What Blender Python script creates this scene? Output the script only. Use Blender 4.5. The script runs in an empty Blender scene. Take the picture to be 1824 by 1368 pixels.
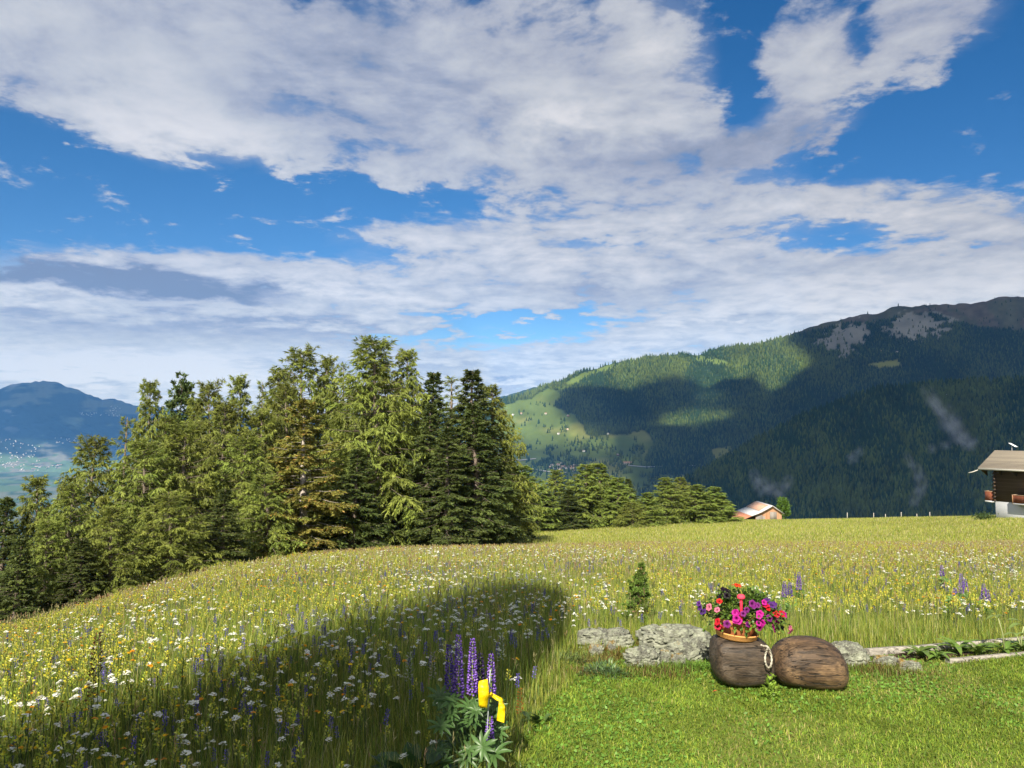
import bpy, math, random
import numpy as np
from mathutils import Vector, Matrix, Euler

# ------------------------------------------------------------------ camera
C = bpy.context.scene.collection
F_PX, PITCH, EYE = 1378.0, math.atan(76 / 1378.0), 1.75
cd = bpy.data.cameras.new('camera')
cam = bpy.data.objects.new('camera', cd)
C.objects.link(cam)
cd.sensor_width = 36.0
cd.lens = 36.0 * F_PX / 1824.0
cd.clip_start, cd.clip_end = 0.1, 90000.0
cam.location = (0, 0, EYE)
cam.rotation_euler = (math.pi / 2 + PITCH, 0, 0)
bpy.context.scene.camera = cam

# ------------------------------------------------------------------ light
SUN_AZ, SUN_EL = math.radians(16), math.radians(38)      # the way the light travels, seen from above
LIGHT = np.array([math.sin(SUN_AZ) * math.cos(SUN_EL), math.cos(SUN_AZ) * math.cos(SUN_EL), -math.sin(SUN_EL)])
sd = bpy.data.lights.new('sun', 'SUN')
sd.energy, sd.angle, sd.color = 4.5, math.radians(0.53), (1.0, 0.92, 0.76)
sun = bpy.data.objects.new('sun', sd)
C.objects.link(sun)
sun.rotation_euler = Vector(LIGHT).to_track_quat('-Z', 'Y').to_euler()
sc = bpy.context.scene
sc.view_settings.view_transform = 'Standard'
sc.view_settings.look = 'None'
sc.view_settings.exposure = 1.30
sc.view_settings.gamma = 1.0
sc.render.engine = 'CYCLES'
sc.cycles.use_denoising = True
sc.cycles.max_bounces = 8
sc.cycles.diffuse_bounces = 4
sc.cycles.glossy_bounces = 2
sc.cycles.transmission_bounces = 4
sc.cycles.volume_bounces = 0
sc.cycles.transparent_max_bounces = 6
sc.cycles.use_adaptive_sampling = True
sc.cycles.adaptive_threshold = 0.015

# ------------------------------------------------------------------ sky (world)
world = bpy.data.worlds.new('World')
sc.world = world
world.use_nodes = True


class NT:
    """small helper for chaining nodes"""
    def __init__(s, tree):
        s.t = tree
    def n(s, kind, **kw):
        nd = s.t.nodes.new(kind)
        for k, v in kw.items():
            setattr(nd, k, v)
        return nd
    def set(s, sock, v):
        if isinstance(v, bpy.types.NodeSocket):
            s.t.links.new(v, sock)
        elif v is not None:
            sock.default_value = v
    def m(s, op, a, b=None, c=None, clamp=False):
        nd = s.n('ShaderNodeMath', operation=op, use_clamp=clamp)
        s.set(nd.inputs[0], a); s.set(nd.inputs[1], b); s.set(nd.inputs[2], c)
        return nd.outputs[0]
    def vm(s, op, a, b=None):
        nd = s.n('ShaderNodeVectorMath', operation=op)
        s.set(nd.inputs[0], a)
        if b is not None: s.set(nd.inputs[1], b)
        return nd.outputs['Value'] if op in ('DOT_PRODUCT', 'LENGTH') else nd.outputs[0]
    def ramp(s, x, lo, hi, a=0.0, b=1.0, smooth=True):
        nd = s.n('ShaderNodeMapRange', interpolation_type='SMOOTHSTEP' if smooth else 'LINEAR')
        s.set(nd.inputs['Value'], x)
        for k, v in (('From Min', lo), ('From Max', hi), ('To Min', a), ('To Max', b)): s.set(nd.inputs[k], v)
        return nd.outputs[0]
    def noise(s, vec, scale, detail=4, rough=0.5, dist=0.0, dims='3D'):
        nd = s.n('ShaderNodeTexNoise', noise_dimensions=dims)
        if vec is not None: s.set(nd.inputs['Vector'], vec)
        for k, v in (('Scale', scale), ('Detail', detail), ('Roughness', rough), ('Distortion', dist)): s.set(nd.inputs[k], v)
        return nd.outputs['Fac']
    def mix(s, f, a, b, mode='MIX'):
        nd = s.n('ShaderNodeMix', data_type='RGBA', blend_type=mode)
        s.set(nd.inputs[0], f); s.set(nd.inputs[6], a); s.set(nd.inputs[7], b)
        return nd.outputs[2]
    def comb(s, x, y, z=0.0):
        nd = s.n('ShaderNodeCombineXYZ')
        s.set(nd.inputs[0], x); s.set(nd.inputs[1], y); s.set(nd.inputs[2], z)
        return nd.outputs[0]


def build_sky():
    t = world.node_tree
    t.nodes.clear()
    N = NT(t)
    sky = N.n('ShaderNodeTexSky', sky_type='NISHITA')
    sky.sun_disc = False
    sky.sun_elevation = SUN_EL
    sky.sun_rotation = math.radians(196)
    sky.altitude = 1500
    sky.air_density = 1.0
    sky.dust_density = 0.3
    sky.ozone_density = 3.0
    d = N.n('ShaderNodeTexCoord').outputs['Generated']
    sep = N.n('ShaderNodeSeparateXYZ'); t.links.new(d, sep.inputs[0])
    X, Y, Z = sep.outputs
    az = N.m('ARCTAN2', X, Y)
    el = N.m('ARCSINE', Z)
    # cloud texture on a layer overhead: direction divided by height gives the perspective towards the horizon
    zz = N.m('ADD', N.m('MAXIMUM', Z, 0.0), 0.13)
    px = N.m('DIVIDE', X, zz); py = N.m('DIVIDE', Y, zz)
    P = N.comb(N.m('MULTIPLY', px, 1.0), py, 0.0)
    warp = N.n('ShaderNodeTexNoise'); t.links.new(P, warp.inputs['Vector'])
    warp.inputs['Scale'].default_value = 1.6; warp.inputs['Detail'].default_value = 3
    Wv = N.vm('MULTIPLY', N.vm('SUBTRACT', warp.outputs['Color'], (0.5, 0.5, 0.5)), (0.22, 0.22, 0.0))
    Pw = N.vm('ADD', P, Wv)
    n1 = N.noise(Pw, 4.6, 8, 0.60)
    n2 = N.noise(N.vm('ADD', Pw, (7.3, 2.1, 4.0)), 11.0, 6, 0.6)
    n3 = N.noise(N.vm('ADD', P, (3.1, 9.7, 1.0)), 2.2, 6, 0.6)
    ae = N.comb(N.m('ADD', az, N.m('MULTIPLY', N.m('SUBTRACT', n3, 0.5), 0.11)),
                N.m('ADD', el, N.m('MULTIPLY', N.m('SUBTRACT', n1, 0.5), 0.07)))

    def ang(u, v):
        a = math.atan((u - 912) / F_PX)
        return a, math.atan((760 - v) / math.hypot(F_PX, u - 912))

    def field(blobs):
        acc = None
        for (u, v, su, sv, amp) in blobs:
            a, e = ang(u, v)
            q = N.vm('MULTIPLY', N.vm('SUBTRACT', ae, (a, e, 0)), (F_PX / su * 0.93, F_PX / sv * 0.93, 0))
            g = N.m('POWER', 0.36788, N.vm('DOT_PRODUCT', q, q))
            acc = N.m('MULTIPLY_ADD', g, amp, acc if acc is not None else 0.0)
        return acc
    cover = field(CLOUDS)
    cover = N.m('ADD', cover, N.ramp(el, 0.62, 0.95, 0.0, 0.38))        # unseen broken cloud added overhead and all round to whiten the fill light
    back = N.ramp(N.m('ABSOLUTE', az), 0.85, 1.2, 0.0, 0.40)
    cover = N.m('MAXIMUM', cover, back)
    bright = field(CLOUD_LIGHT)
    # soft detail: the streaks near the horizon come out of the projection itself
    dens = N.m('ADD', cover, N.m('ADD', N.m('MULTIPLY', N.m('SUBTRACT', n1, 0.5), 2.5), N.m('MULTIPLY', N.m('SUBTRACT', n2, 0.5), 1.20)))
    alpha = N.ramp(dens, 0.20, 0.62)
    thick = N.ramp(dens, 0.35, 1.2)
    lit = N.m('ADD', N.m('MULTIPLY', thick, 0.22), N.m('ADD', bright, N.m('ADD', N.m('MULTIPLY', N.m('SUBTRACT', n3, 0.5), 0.55), N.m('MULTIPLY_ADD', N.m('SUBTRACT', n1, 0.5), 0.9, N.m('MULTIPLY', N.m('SUBTRACT', n2, 0.5), 0.5)))))
    low = N.ramp(el, 0.02, 0.50, 1.0, 0.0, smooth=False)
    lit = N.m('ADD', N.m('ADD', lit, 0.34), N.m('MULTIPLY', low, 0.38))
    lit = N.m('ADD', lit, N.ramp(el, 0.62, 0.95, 0.0, 0.3))
    c1 = N.mix(N.ramp(lit, -0.25, 0.30, smooth=False), (1.65, 2.1, 3.1, 1), (2.95, 3.35, 4.3, 1))
    c2 = N.mix(N.ramp(lit, 0.30, 0.72, smooth=False), c1, (4.4, 4.75, 5.25, 1))
    col = N.mix(N.ramp(lit, 0.72, 1.15, smooth=False), c2, (6.2, 6.3, 6.5, 1))
    # unseen banks overhead and behind, brightened well past those ahead to fill the shade
    sky_fill = N.m('MAXIMUM', N.ramp(el, 0.62, 1.0), N.ramp(N.m('ABSOLUTE', az), 0.9, 1.6))
    col = N.mix(sky_fill, col, (13.0, 12.6, 12.0, 1))
    # Nishita sky, slightly deeper blue as the phone recorded it
    hs = N.n('ShaderNodeHueSaturation')
    hs.inputs['Hue'].default_value = 0.502
    hs.inputs['Saturation'].default_value = 1.33
    hs.inputs['Value'].default_value = 0.87
    t.links.new(sky.outputs[0], hs.inputs['Color'])
    veil = N.m('MULTIPLY', N.ramp(N.m('ADD', cover, N.m('MULTIPLY_ADD', N.m('SUBTRACT', n3, 0.5), 0.8, N.m('MULTIPLY', N.m('SUBTRACT', n2, 0.5), 0.35))), 0.16, 0.90), 0.55)
    vcol = N.mix(low, (2.7, 3.25, 4.5, 1), (4.6, 5.0, 5.5, 1))
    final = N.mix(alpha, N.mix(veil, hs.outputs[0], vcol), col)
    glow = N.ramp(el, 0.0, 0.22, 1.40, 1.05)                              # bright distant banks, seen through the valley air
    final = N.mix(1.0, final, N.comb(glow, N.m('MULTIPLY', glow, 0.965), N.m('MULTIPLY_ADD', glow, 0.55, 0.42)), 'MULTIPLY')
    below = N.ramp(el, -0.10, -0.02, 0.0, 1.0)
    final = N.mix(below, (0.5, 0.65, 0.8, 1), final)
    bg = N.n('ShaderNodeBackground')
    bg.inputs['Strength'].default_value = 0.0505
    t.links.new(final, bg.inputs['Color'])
    out = N.n('ShaderNodeOutputWorld')
    t.links.new(bg.outputs[0], out.inputs['Surface'])


CLOUDS = [  # where the banks of cloud stand: heading and height of each, its spread and its weight
    (40, 70, 170, 110, .80), (430, 60, 170, 70, .50), (330, 205, 140, 75, .65), (480, 260, 110, 50, .5), (190, 130, 150, 100, .45), (610, 90, 250, 110, .55),
    (880, 80, 200, 120, .55), (1170, 80, 100, 110, .75), (1010, 200, 190, 70, .55), (1215, 170, 60, 50, .25),
    (1420, 95, 85, 70, .85), (1475, 150, 60, 40, .45), (1540, 50, 25, 60, -.30), (1650, 30, 100, 75, .85), (760, 215, 150, 55, .35), (1000, 290, 150, 35, .2), (1760, 20, 60, 40, .2),
    (1340, 245, 200, 40, .60), (1480, 215, 90, 20, .30), (760, 300, 130, 28, .42), (1150, 325, 280, 55, .46),
    (700, 412, 130, 22, .55), (860, 440, 170, 45, .45), (1060, 410, 260, 60, .38), (1300, 400, 210, 55, .34), (1540, 345, 170, 36, .60), (1730, 385, 110, 40, .65), (1790, 425, 40, 30, .3),
    (1120, 490, 360, 40, .50), (1450, 510, 350, 50, .72), (1790, 510, 140, 60, .75), (850, 535, 200, 22, .6),
    (330, 465, 180, 34, .55), (550, 500, 220, 38, .58), (150, 530, 300, 55, .7), (450, 560, 270, 40, .55), (680, 578, 90, 14, .45),
    (80, 650, 330, 60, .95), (470, 650, 280, 42, .85), (780, 665, 240, 30, .85), (1040, 645, 170, 22, .6), (1250, 600, 230, 34, .8),
    (1550, 575, 250, 40, .6), (900, 592, 45, 5, .55), (760, 583, 40, 6, .5), (965, 620, 45, 6, .4), (900, 720, 1200, 45, .75),
    (300, 390, 330, 55, -.42), (1690, 230, 200, 90, -.45), (650, 170, 110, 30, -.22), (930, 580, 130, 17, -.5), (500, 150, 60, 25, -.2),
    (1325, 150, 35, 80, -.45), (1690, 450, 90, 18, -.40), (1520, 430, 90, 16, -.3), (1080, 435, 90, 14, -.25), (90, 275, 110, 55, -.5), (530, 335, 200, 28, -.25),
    (1335, 20, 40, 60, -.35), (1210, 262, 70, 36, -.3), (500, 5, 50, 25, -.25), (860, 30, 50, 40, -.25), (1600, 280, 120, 30, -.2), (900, 290, 60, 20, -.2),
]
CLOUD_LIGHT = [  # the sunlit sides and the shaded undersides of those banks
    (1180, 60, 90, 110, .40), (1000, 185, 70, 40, .40), (200, 150, 100, 80, .12), (340, 230, 120, 60, .25), (450, 270, 100, 40, .2), (650, 180, 250, 70, -.25), (700, 60, 200, 60, -.12),
    (950, 400, 300, 60, .15), (1100, 520, 130, 20, -.35), (1550, 370, 200, 45, .18), (1650, 520, 250, 40, .18), (1250, 270, 250, 40, -.28),
    (60, 476, 200, 20, -1.15), (240, 497, 150, 15, -1.0), (420, 522, 120, 11, -.8), (250, 580, 300, 20, -.50), (580, 585, 150, 10, -.35),
    (60, 515, 60, 8, .35), (100, 655, 200, 25, .40), (330, 655, 120, 25, .35), (560, 500, 220, 25, .22), (1350, 560, 200, 30, .12),
    (150, 690, 150, 10, -.15), (600, 655, 200, 8, -.40), (840, 655, 130, 10, -.25), (900, 690, 60, 10, -.55), (1300, 575, 130, 7, -.30), (1350, 245, 200, 30, -.25), (1430, 80, 90, 60, .05), (230, 620, 60, 12, -.2),
]
build_sky()

# ------------------------------------------------------------------ helpers
rng = np.random.default_rng(7)


def tagit(o, label=None, cat=None, group=None, kind=None):
    for k, v in (('label', label), ('category', cat), ('group', group), ('kind', kind)):
        if v: o[k] = v
    return o


def make_mesh(name, V, F, mats=None, col=None, smooth=False, mi=None):
    V = np.asarray(V, np.float32); F = np.asarray(F, np.int32)
    me = bpy.data.meshes.new(name)
    n, (m, k) = len(V), F.shape
    me.vertices.add(n); me.vertices.foreach_set('co', V.ravel())
    me.loops.add(m * k); me.loops.foreach_set('vertex_index', F.ravel())
    me.polygons.add(m); me.polygons.foreach_set('loop_start', np.arange(m, dtype=np.int32) * k)
    if mi is not None: me.polygons.foreach_set('material_index', np.asarray(mi, np.int32))
    me.update(calc_edges=True)
    if smooth: me.polygons.foreach_set('use_smooth', np.ones(m, bool))
    if col is not None:
        c = np.ones((n, 4), np.float32); c[:, :3] = col
        a = me.attributes.new('col', 'FLOAT_COLOR', 'POINT'); a.data.foreach_set('color', c.ravel())
    for mt in (mats if isinstance(mats, (list, tuple)) else [mats]):
        if mt: me.materials.append(mt)
    return me


def link(name, me, parent=None, loc=None):
    o = bpy.data.objects.new(name, me)
    C.objects.link(o)
    if parent: o.parent = parent
    if loc is not None: o.location = loc
    return o


def empty(name, loc, label, cat, group=None, rz=0.0):
    o = bpy.data.objects.new(name, None)
    C.objects.link(o); o.location = loc; o.rotation_euler = (0, 0, rz); o.empty_display_size = 0.1
    return tagit(o, label, cat, group)


class MB:
    """collects quads (triangles repeat a corner) with colours into one mesh"""
    def __init__(s): s.V, s.F, s.K, s.M, s.n = [], [], [], [], 0
    def add(s, V, F, col=(1, 1, 1), mi=0):
        V = np.array(V, float).reshape(-1, 3); F = np.asarray(F, int)
        if F.shape[1] == 3: F = np.concatenate([F, F[:, 2:3]], 1)
        s.V.append(V); s.F.append(F + s.n); s.n += len(V)
        c = np.asarray(col, float); s.K.append(np.broadcast_to(c, (len(V), 3)) if c.ndim == 1 else c)
        s.M.append(np.full(len(F), mi))
        return s
    def mesh(s, name, mats, smooth=False):
        V, F, K, M = (np.concatenate(a) for a in (s.V, s.F, s.K, s.M))
        tri = F[:, 2] == F[:, 3]
        if tri.all(): return make_mesh(name, V, F[:, :3], mats, K, smooth, M)
        if not tri.any(): return make_mesh(name, V, F, mats, K, smooth, M)
        q = F[~tri]
        F3 = np.concatenate([F[tri][:, :3], q[:, [0, 1, 2]], q[:, [0, 2, 3]]])
        return make_mesh(name, V, F3, mats, K, smooth, np.concatenate([M[tri], M[~tri], M[~tri]]))
    def obj(s, name, mats, parent=None, smooth=False, loc=None):
        return link(name, s.mesh(name, mats, smooth), parent, loc)
    def box(s, c, h, rot=None, col=(1, 1, 1), mi=0):
        b = np.array([[x, y, z] for z in (-1, 1) for y in (-1, 1) for x in (-1, 1)], float) * np.asarray(h, float)
        if rot is not None: b = b @ np.asarray(rot).T
        return s.add(b + np.asarray(c, float), [[0, 2, 3, 1], [4, 5, 7, 6], [0, 1, 5, 4], [2, 6, 7, 3], [0, 4, 6, 2], [1, 3, 7, 5]], col, mi)
    def tube(s, pts, rad, k=6, col=(1, 1, 1), mi=0, cap=True):
        P = np.asarray(pts, float); n = len(P)
        R = np.broadcast_to(np.asarray(rad, float), (n,))
        T = np.gradient(P, axis=0); T /= np.linalg.norm(T, axis=1, keepdims=True) + 1e-9
        ref = np.array([0.31, 0.87, 0.2]) if abs(T[0, 2]) > .8 else np.array([0, 0, 1.0])
        U = np.cross(T, ref); U /= np.linalg.norm(U, axis=1, keepdims=True) + 1e-9
        W = np.cross(T, U)
        a = np.arange(k) * 2 * math.pi / k
        ring = P[:, None] + R[:, None, None] * (np.cos(a)[None, :, None] * U[:, None] + np.sin(a)[None, :, None] * W[:, None])
        V = ring.reshape(-1, 3); F = []
        for i in range(n - 1):
            for j in range(k):
                F.append([i * k + j, i * k + (j + 1) % k, (i + 1) * k + (j + 1) % k, (i + 1) * k + j])
        if cap:
            V = np.concatenate([V, P[:1], P[-1:]])
            for j in range(k):
                F.append([n * k, (j + 1) % k, j, j]); F.append([n * k + 1, (n - 1) * k + j, (n - 1) * k + (j + 1) % k, (n - 1) * k + (j + 1) % k])
        c = np.asarray(col, float)
        if c.ndim == 2: c = np.concatenate([np.repeat(c, k, 0), c[:1], c[-1:]]) if cap else np.repeat(c, k, 0)
        return s.add(V, F, c, mi)


def hash2(ix, iy, seed):
    h = (ix.astype(np.int64) * 374761393 + iy.astype(np.int64) * 668265263 + seed * 1442695041) & 0xFFFFFFFF
    h = ((h ^ (h >> 13)) * 1274126177) & 0xFFFFFFFF
    h = (h ^ (h >> 16)) & 0xFFFFFF
    return h / float(0xFFFFFF)


def vnoise(x, y, seed=0):
    x = np.asarray(x, float); y = np.asarray(y, float)
    ix, iy = np.floor(x), np.floor(y); fx, fy = x - ix, y - iy
    fx = fx * fx * (3 - 2 * fx); fy = fy * fy * (3 - 2 * fy)
    a, b = hash2(ix, iy, seed), hash2(ix + 1, iy, seed); c, d = hash2(ix, iy + 1, seed), hash2(ix + 1, iy + 1, seed)
    return (a * (1 - fx) + b * fx) * (1 - fy) + (c * (1 - fx) + d * fx) * fy


def fbm(x, y, octv=4, seed=0):
    s, a, f = 0, 0.5, 1.0
    for i in range(octv):
        s = s + a * vnoise(np.asarray(x) * f, np.asarray(y) * f, seed + i * 17); a *= .5; f *= 2.03
    return s / (1 - .5 ** octv)


def sstep(x, a, b):
    t = np.clip((np.asarray(x, float) - a) / (b - a), 0, 1); return t * t * (3 - 2 * t)


CP, SP = math.cos(PITCH), math.sin(PITCH)


def unproj(u, v, y):
    """world point at forward distance y that lies on the sight line (u, v)"""
    u = np.asarray(u, float); v = np.asarray(v, float); y = np.asarray(y, float)
    a = (u - 912) / F_PX; b = (684 - v) / F_PX
    fy = CP - b * SP
    return np.stack(np.broadcast_arrays(a / fy * y, y, EYE + (b * CP + SP) / fy * y), -1)


def inside(poly, u, v):
    poly = np.asarray(poly, float); r = np.zeros(np.shape(u), bool); j = len(poly) - 1
    for i in range(len(poly)):
        xi, yi = poly[i]; xj, yj = poly[j]
        c = ((yi > v) != (yj > v)) & (u < (xj - xi) * (v - yi) / (yj - yi + 1e-12) + xi)
        r ^= c; j = i
    return r


def pip_dist(poly, u, v):
    """signed distance to a polygon's edge, positive inside"""
    poly = np.asarray(poly, float); d = np.full(np.shape(u), 1e9)
    for i in range(len(poly)):
        a, b = poly[i], poly[(i + 1) % len(poly)]
        e = b - a; t = np.clip(((u - a[0]) * e[0] + (v - a[1]) * e[1]) / (e @ e), 0, 1)
        d = np.minimum(d, np.hypot(u - a[0] - t * e[0], v - a[1] - t * e[1]))
    return np.where(inside(poly, u, v), d, -d)


# ------------------------------------------------------------------ materials
def new_mat(name):
    m = bpy.data.materials.new(name); m.use_nodes = True
    m.node_tree.nodes.clear()
    return m, NT(m.node_tree)


def finish(N, shader, bump=None):
    out = N.n('ShaderNodeOutputMaterial'); N.t.links.new(shader, out.inputs['Surface'])


def principled(N, color, rough=.7, spec=.3, normal=None, **kw):
    p = N.n('ShaderNodeBsdfPrincipled')
    N.set(p.inputs['Base Color'], color); N.set(p.inputs['Roughness'], rough); N.set(p.inputs['Specular IOR Level'], spec)
    if normal is not None: N.set(p.inputs['Normal'], normal)
    for k, v in kw.items(): N.set(p.inputs[k], v)
    return p.outputs[0]


def bump(N, h, strength=.5, dist=.02):
    b = N.n('ShaderNodeBump'); b.inputs['Strength'].default_value = strength; b.inputs['Distance'].default_value = dist
    N.set(b.inputs['Height'], h); return b.outputs[0]


def attr(N, name='col'):
    a = N.n('ShaderNodeAttribute', attribute_name=name); return a.outputs['Color']


def leaf_mat(name, transl=.35, rough=.55, spec=.3, gain=1.0):
    m, N = new_mat(name)
    c = attr(N)
    rnd = N.n('ShaderNodeObjectInfo').outputs['Random']
    hs = N.n('ShaderNodeHueSaturation'); N.t.links.new(c, hs.inputs['Color'])
    N.set(hs.inputs['Value'], N.ramp(rnd, 0, 1, .88 * gain, 1.12 * gain, False)); N.set(hs.inputs['Hue'], N.ramp(rnd, 0, 1, .492, .508, False))
    p = principled(N, hs.outputs[0], rough, spec)
    tr = N.n('ShaderNodeBsdfTranslucent'); N.t.links.new(hs.outputs[0], tr.inputs['Color'])
    mx = N.n('ShaderNodeMixShader'); mx.inputs[0].default_value = transl
    N.t.links.new(p, mx.inputs[1]); N.t.links.new(tr.outputs[0], mx.inputs[2])
    finish(N, mx.outputs[0]); return m


def attr_mat(name, rough=.8, spec=.2, nscale=0, namt=0.0, bscale=0, bstr=.4, bdist=.02, metal=0.0):
    m, N = new_mat(name)
    c = attr(N); co = N.n('ShaderNodeTexCoord').outputs['Object']
    if nscale:
        f = N.noise(co, nscale, 5, .6)
        c = N.mix(1.0, c, N.mix(f, (1 - namt,) * 3 + (1,), (1 + namt,) * 3 + (1,)), 'MULTIPLY')
    nr = bump(N, N.noise(co, bscale, 5, .6), bstr, bdist) if bscale else None
    finish(N, principled(N, c, rough, spec, nr, Metallic=metal)); return m


M_LEAF = leaf_mat('needles', .30, .55, .25)
M_GRASS = leaf_mat('grass_blades', .50, .5, .25)
M_HERB = leaf_mat('herb_leaves', .30, .4, .4)
M_PETAL = leaf_mat('petals', .30, .6, .2)
M_BARK = attr_mat('bark', .9, .1, 9, .45, 14, .6, .03)
M_FAR = attr_mat('far_vegetation', .95, .05)
M_PLAIN = attr_mat('plain_surface', .75, .25, 14, .12)
# ------------------------------------------------------------------ ground
COLS = np.array([-2400, -600, 0, 200, 400, 560, 690, 880, 1100, 1824, 2400, 4200], float)
YS = np.array([0, 3, 5, 6.5, 8, 10, 12, 15, 20, 30, 45, 70, 100, 140, 200, 300, 600, 1200, 3000, 7000, 14000, 30000], float)
ZT = np.array([
    # 0 3    5    6.5   8     10    12    15    20     30     45     70     100    140    200   300   600   1200  3000  7000  14000 30000
    [0, 0, -.25, -.8, -1.6, -2.8, -4.2, -6.5, -10., -16., -25., -38., -52., -70., -95., -130, -220, -350, -540, -600, -620, -640],
    [0, 0, -.20, -.55, -1.05, -1.8, -2.6, -4.0, -6.6, -11., -17., -26., -37., -52., -75., -110, -210, -350, -540, -600, -620, -640],
    [0, 0, -.10, -.38, -.66, -1.12, -1.62, -2.55, -4.5, -8.2, -13.2, -20.5, -30., -43., -65., -100, -200, -340, -540, -600, -620, -640],
    [0, 0, -.06, -.28, -.50, -.85, -1.20, -1.85, -3.0, -6.2, -10.5, -17.5, -26., -38., -58., -95., -190, -330, -540, -600, -620, -640],
    [0, 0, -.03, -.17, -.34, -.59, -.85, -1.28, -2.15, -4.4, -8.1, -14.2, -22., -33., -52., -90., -185, -330, -530, -600, -620, -640],
    [0, 0, -.01, -.12, -.30, -.53, -.78, -1.12, -1.85, -3.5, -6.6, -12.0, -19., -29., -47., -85., -180, -330, -520, -600, -620, -640],
    [0, 0, 0., -.09, -.28, -.50, -.73, -1.08, -1.74, -3.2, -5.9, -10.8, -17.2, -26., -42., -80., -175, -320, -500, -600, -620, -640],
    [0, 0, 0., -.08, -.28, -.50, -.71, -1.05, -1.70, -3.15, -5.4, -8.9, -12.4, -16.6, -29., -65., -160, -310, -470, -560, -620, -640],
    [0, 0, 0., -.07, -.30, -.50, -.71, -1.03, -1.70, -3.05, -5.3, -8.75, -11.8, -15.4, -27., -60., -150, -300, -440, -540, -620, -640],
    [0, 0, 0., -.05, -.30, -.50, -.71, -1.03, -1.70, -3.00, -5.0, -7.9, -10.0, -14.4, -28., -60., -150, -300, -440, -540, -620, -640],
    [0, 0, 0., -.05, -.30, -.50, -.71, -1.03, -1.70, -3.0, -5.0, -7.6, -9.6, -14.0, -28., -60., -150, -300, -440, -540, -620, -640],
    [0, 0, 0., -.05, -.30, -.50, -.71, -1.03, -1.70, -3.0, -5.0, -7.6, -9.6, -14.0, -28., -60., -150, -300, -440, -540, -620, -640]])
_t = np.log(YS + 2.0)
_D = np.empty_like(ZT)
_h = np.diff(_t); _s = np.diff(ZT, axis=1) / _h
_D[:, 1:-1] = np.where(_s[:, :-1] * _s[:, 1:] > 0, 2 * _s[:, :-1] * _s[:, 1:] / (_s[:, :-1] + _s[:, 1:] - 1e-12), 0)
_D[:, 0], _D[:, -1] = 0, _s[:, -1]


def ground_z(x, y, rough=True):
    x = np.asarray(x, float); y = np.asarray(y, float)
    r = np.hypot(x, y)
    ye = np.maximum(np.where(y > .25 * r, y, .25 * r * np.clip(1 + (y - .25 * r) / (r + 1.0) * .8, .1, 1)), 0.02)
    col = np.clip(912 + F_PX * x / np.maximum(ye, .5), COLS[0], COLS[-1])
    ci = np.clip(np.searchsorted(COLS, col, 'right') - 1, 0, len(COLS) - 2)
    w = (col - COLS[ci]) / (COLS[ci + 1] - COLS[ci])
    t = np.log(np.clip(ye, 0, 29999) + 2.0)
    k = np.clip(np.searchsorted(_t, t, 'right') - 1, 0, len(_t) - 2)
    s = (t - _t[k]) / _h[k]
    h00, h10, h01, h11 = 2 * s**3 - 3 * s**2 + 1, s**3 - 2 * s**2 + s, -2 * s**3 + 3 * s**2, s**3 - s**2
    def row(c): return h00 * ZT[c, k] + h10 * _h[k] * _D[c, k] + h01 * ZT[c, k + 1] + h11 * _h[k] * _D[c, k + 1]
    z = row(ci) * (1 - w) + row(ci + 1) * w
    if rough:
        far = sstep(r, 6, 40)
        z = z + far * .22 * (fbm(x * .11, y * .11, 3, 5) - .5) + .05 * (fbm(x * .8, y * .8, 3, 9) - .5) * sstep(r, 2, 8)
        z = z + sstep(r, 180, 900) * 30 * (fbm(x * .004, y * .004, 4, 6) - .5)
    return z


def ground_at(u, v):
    ys = np.exp(np.linspace(math.log(2.0), math.log(400), 6000))
    p = unproj(u, v, ys)
    below = p[:, 2] <= ground_z(p[:, 0], p[:, 1])
    return p[np.argmax(below)] if below.any() else p[-1]


def lawn_d(x, y):
    """above zero on the mown lawn, below zero in the meadow (metres, roughly)"""
    yb = np.interp(x, [-1, .2, .35, .5, .9, 1.45, 2.4, 3.9, 6, 12], [3.0, 4.9, 5.5, 6.3, 6.5, 6.35, 6.1, 6.45, 7.0, 8.5])
    xb = np.interp(y, [0, 2, 3, 4, 4.9, 5.5], [-.5, -.35, -.22, -.02, .17, .42])
    return np.minimum(yb - y, x - xb) + .16 * (fbm(np.asarray(x) * 3, np.asarray(y) * 3, 3, 4) - .5)


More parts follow.
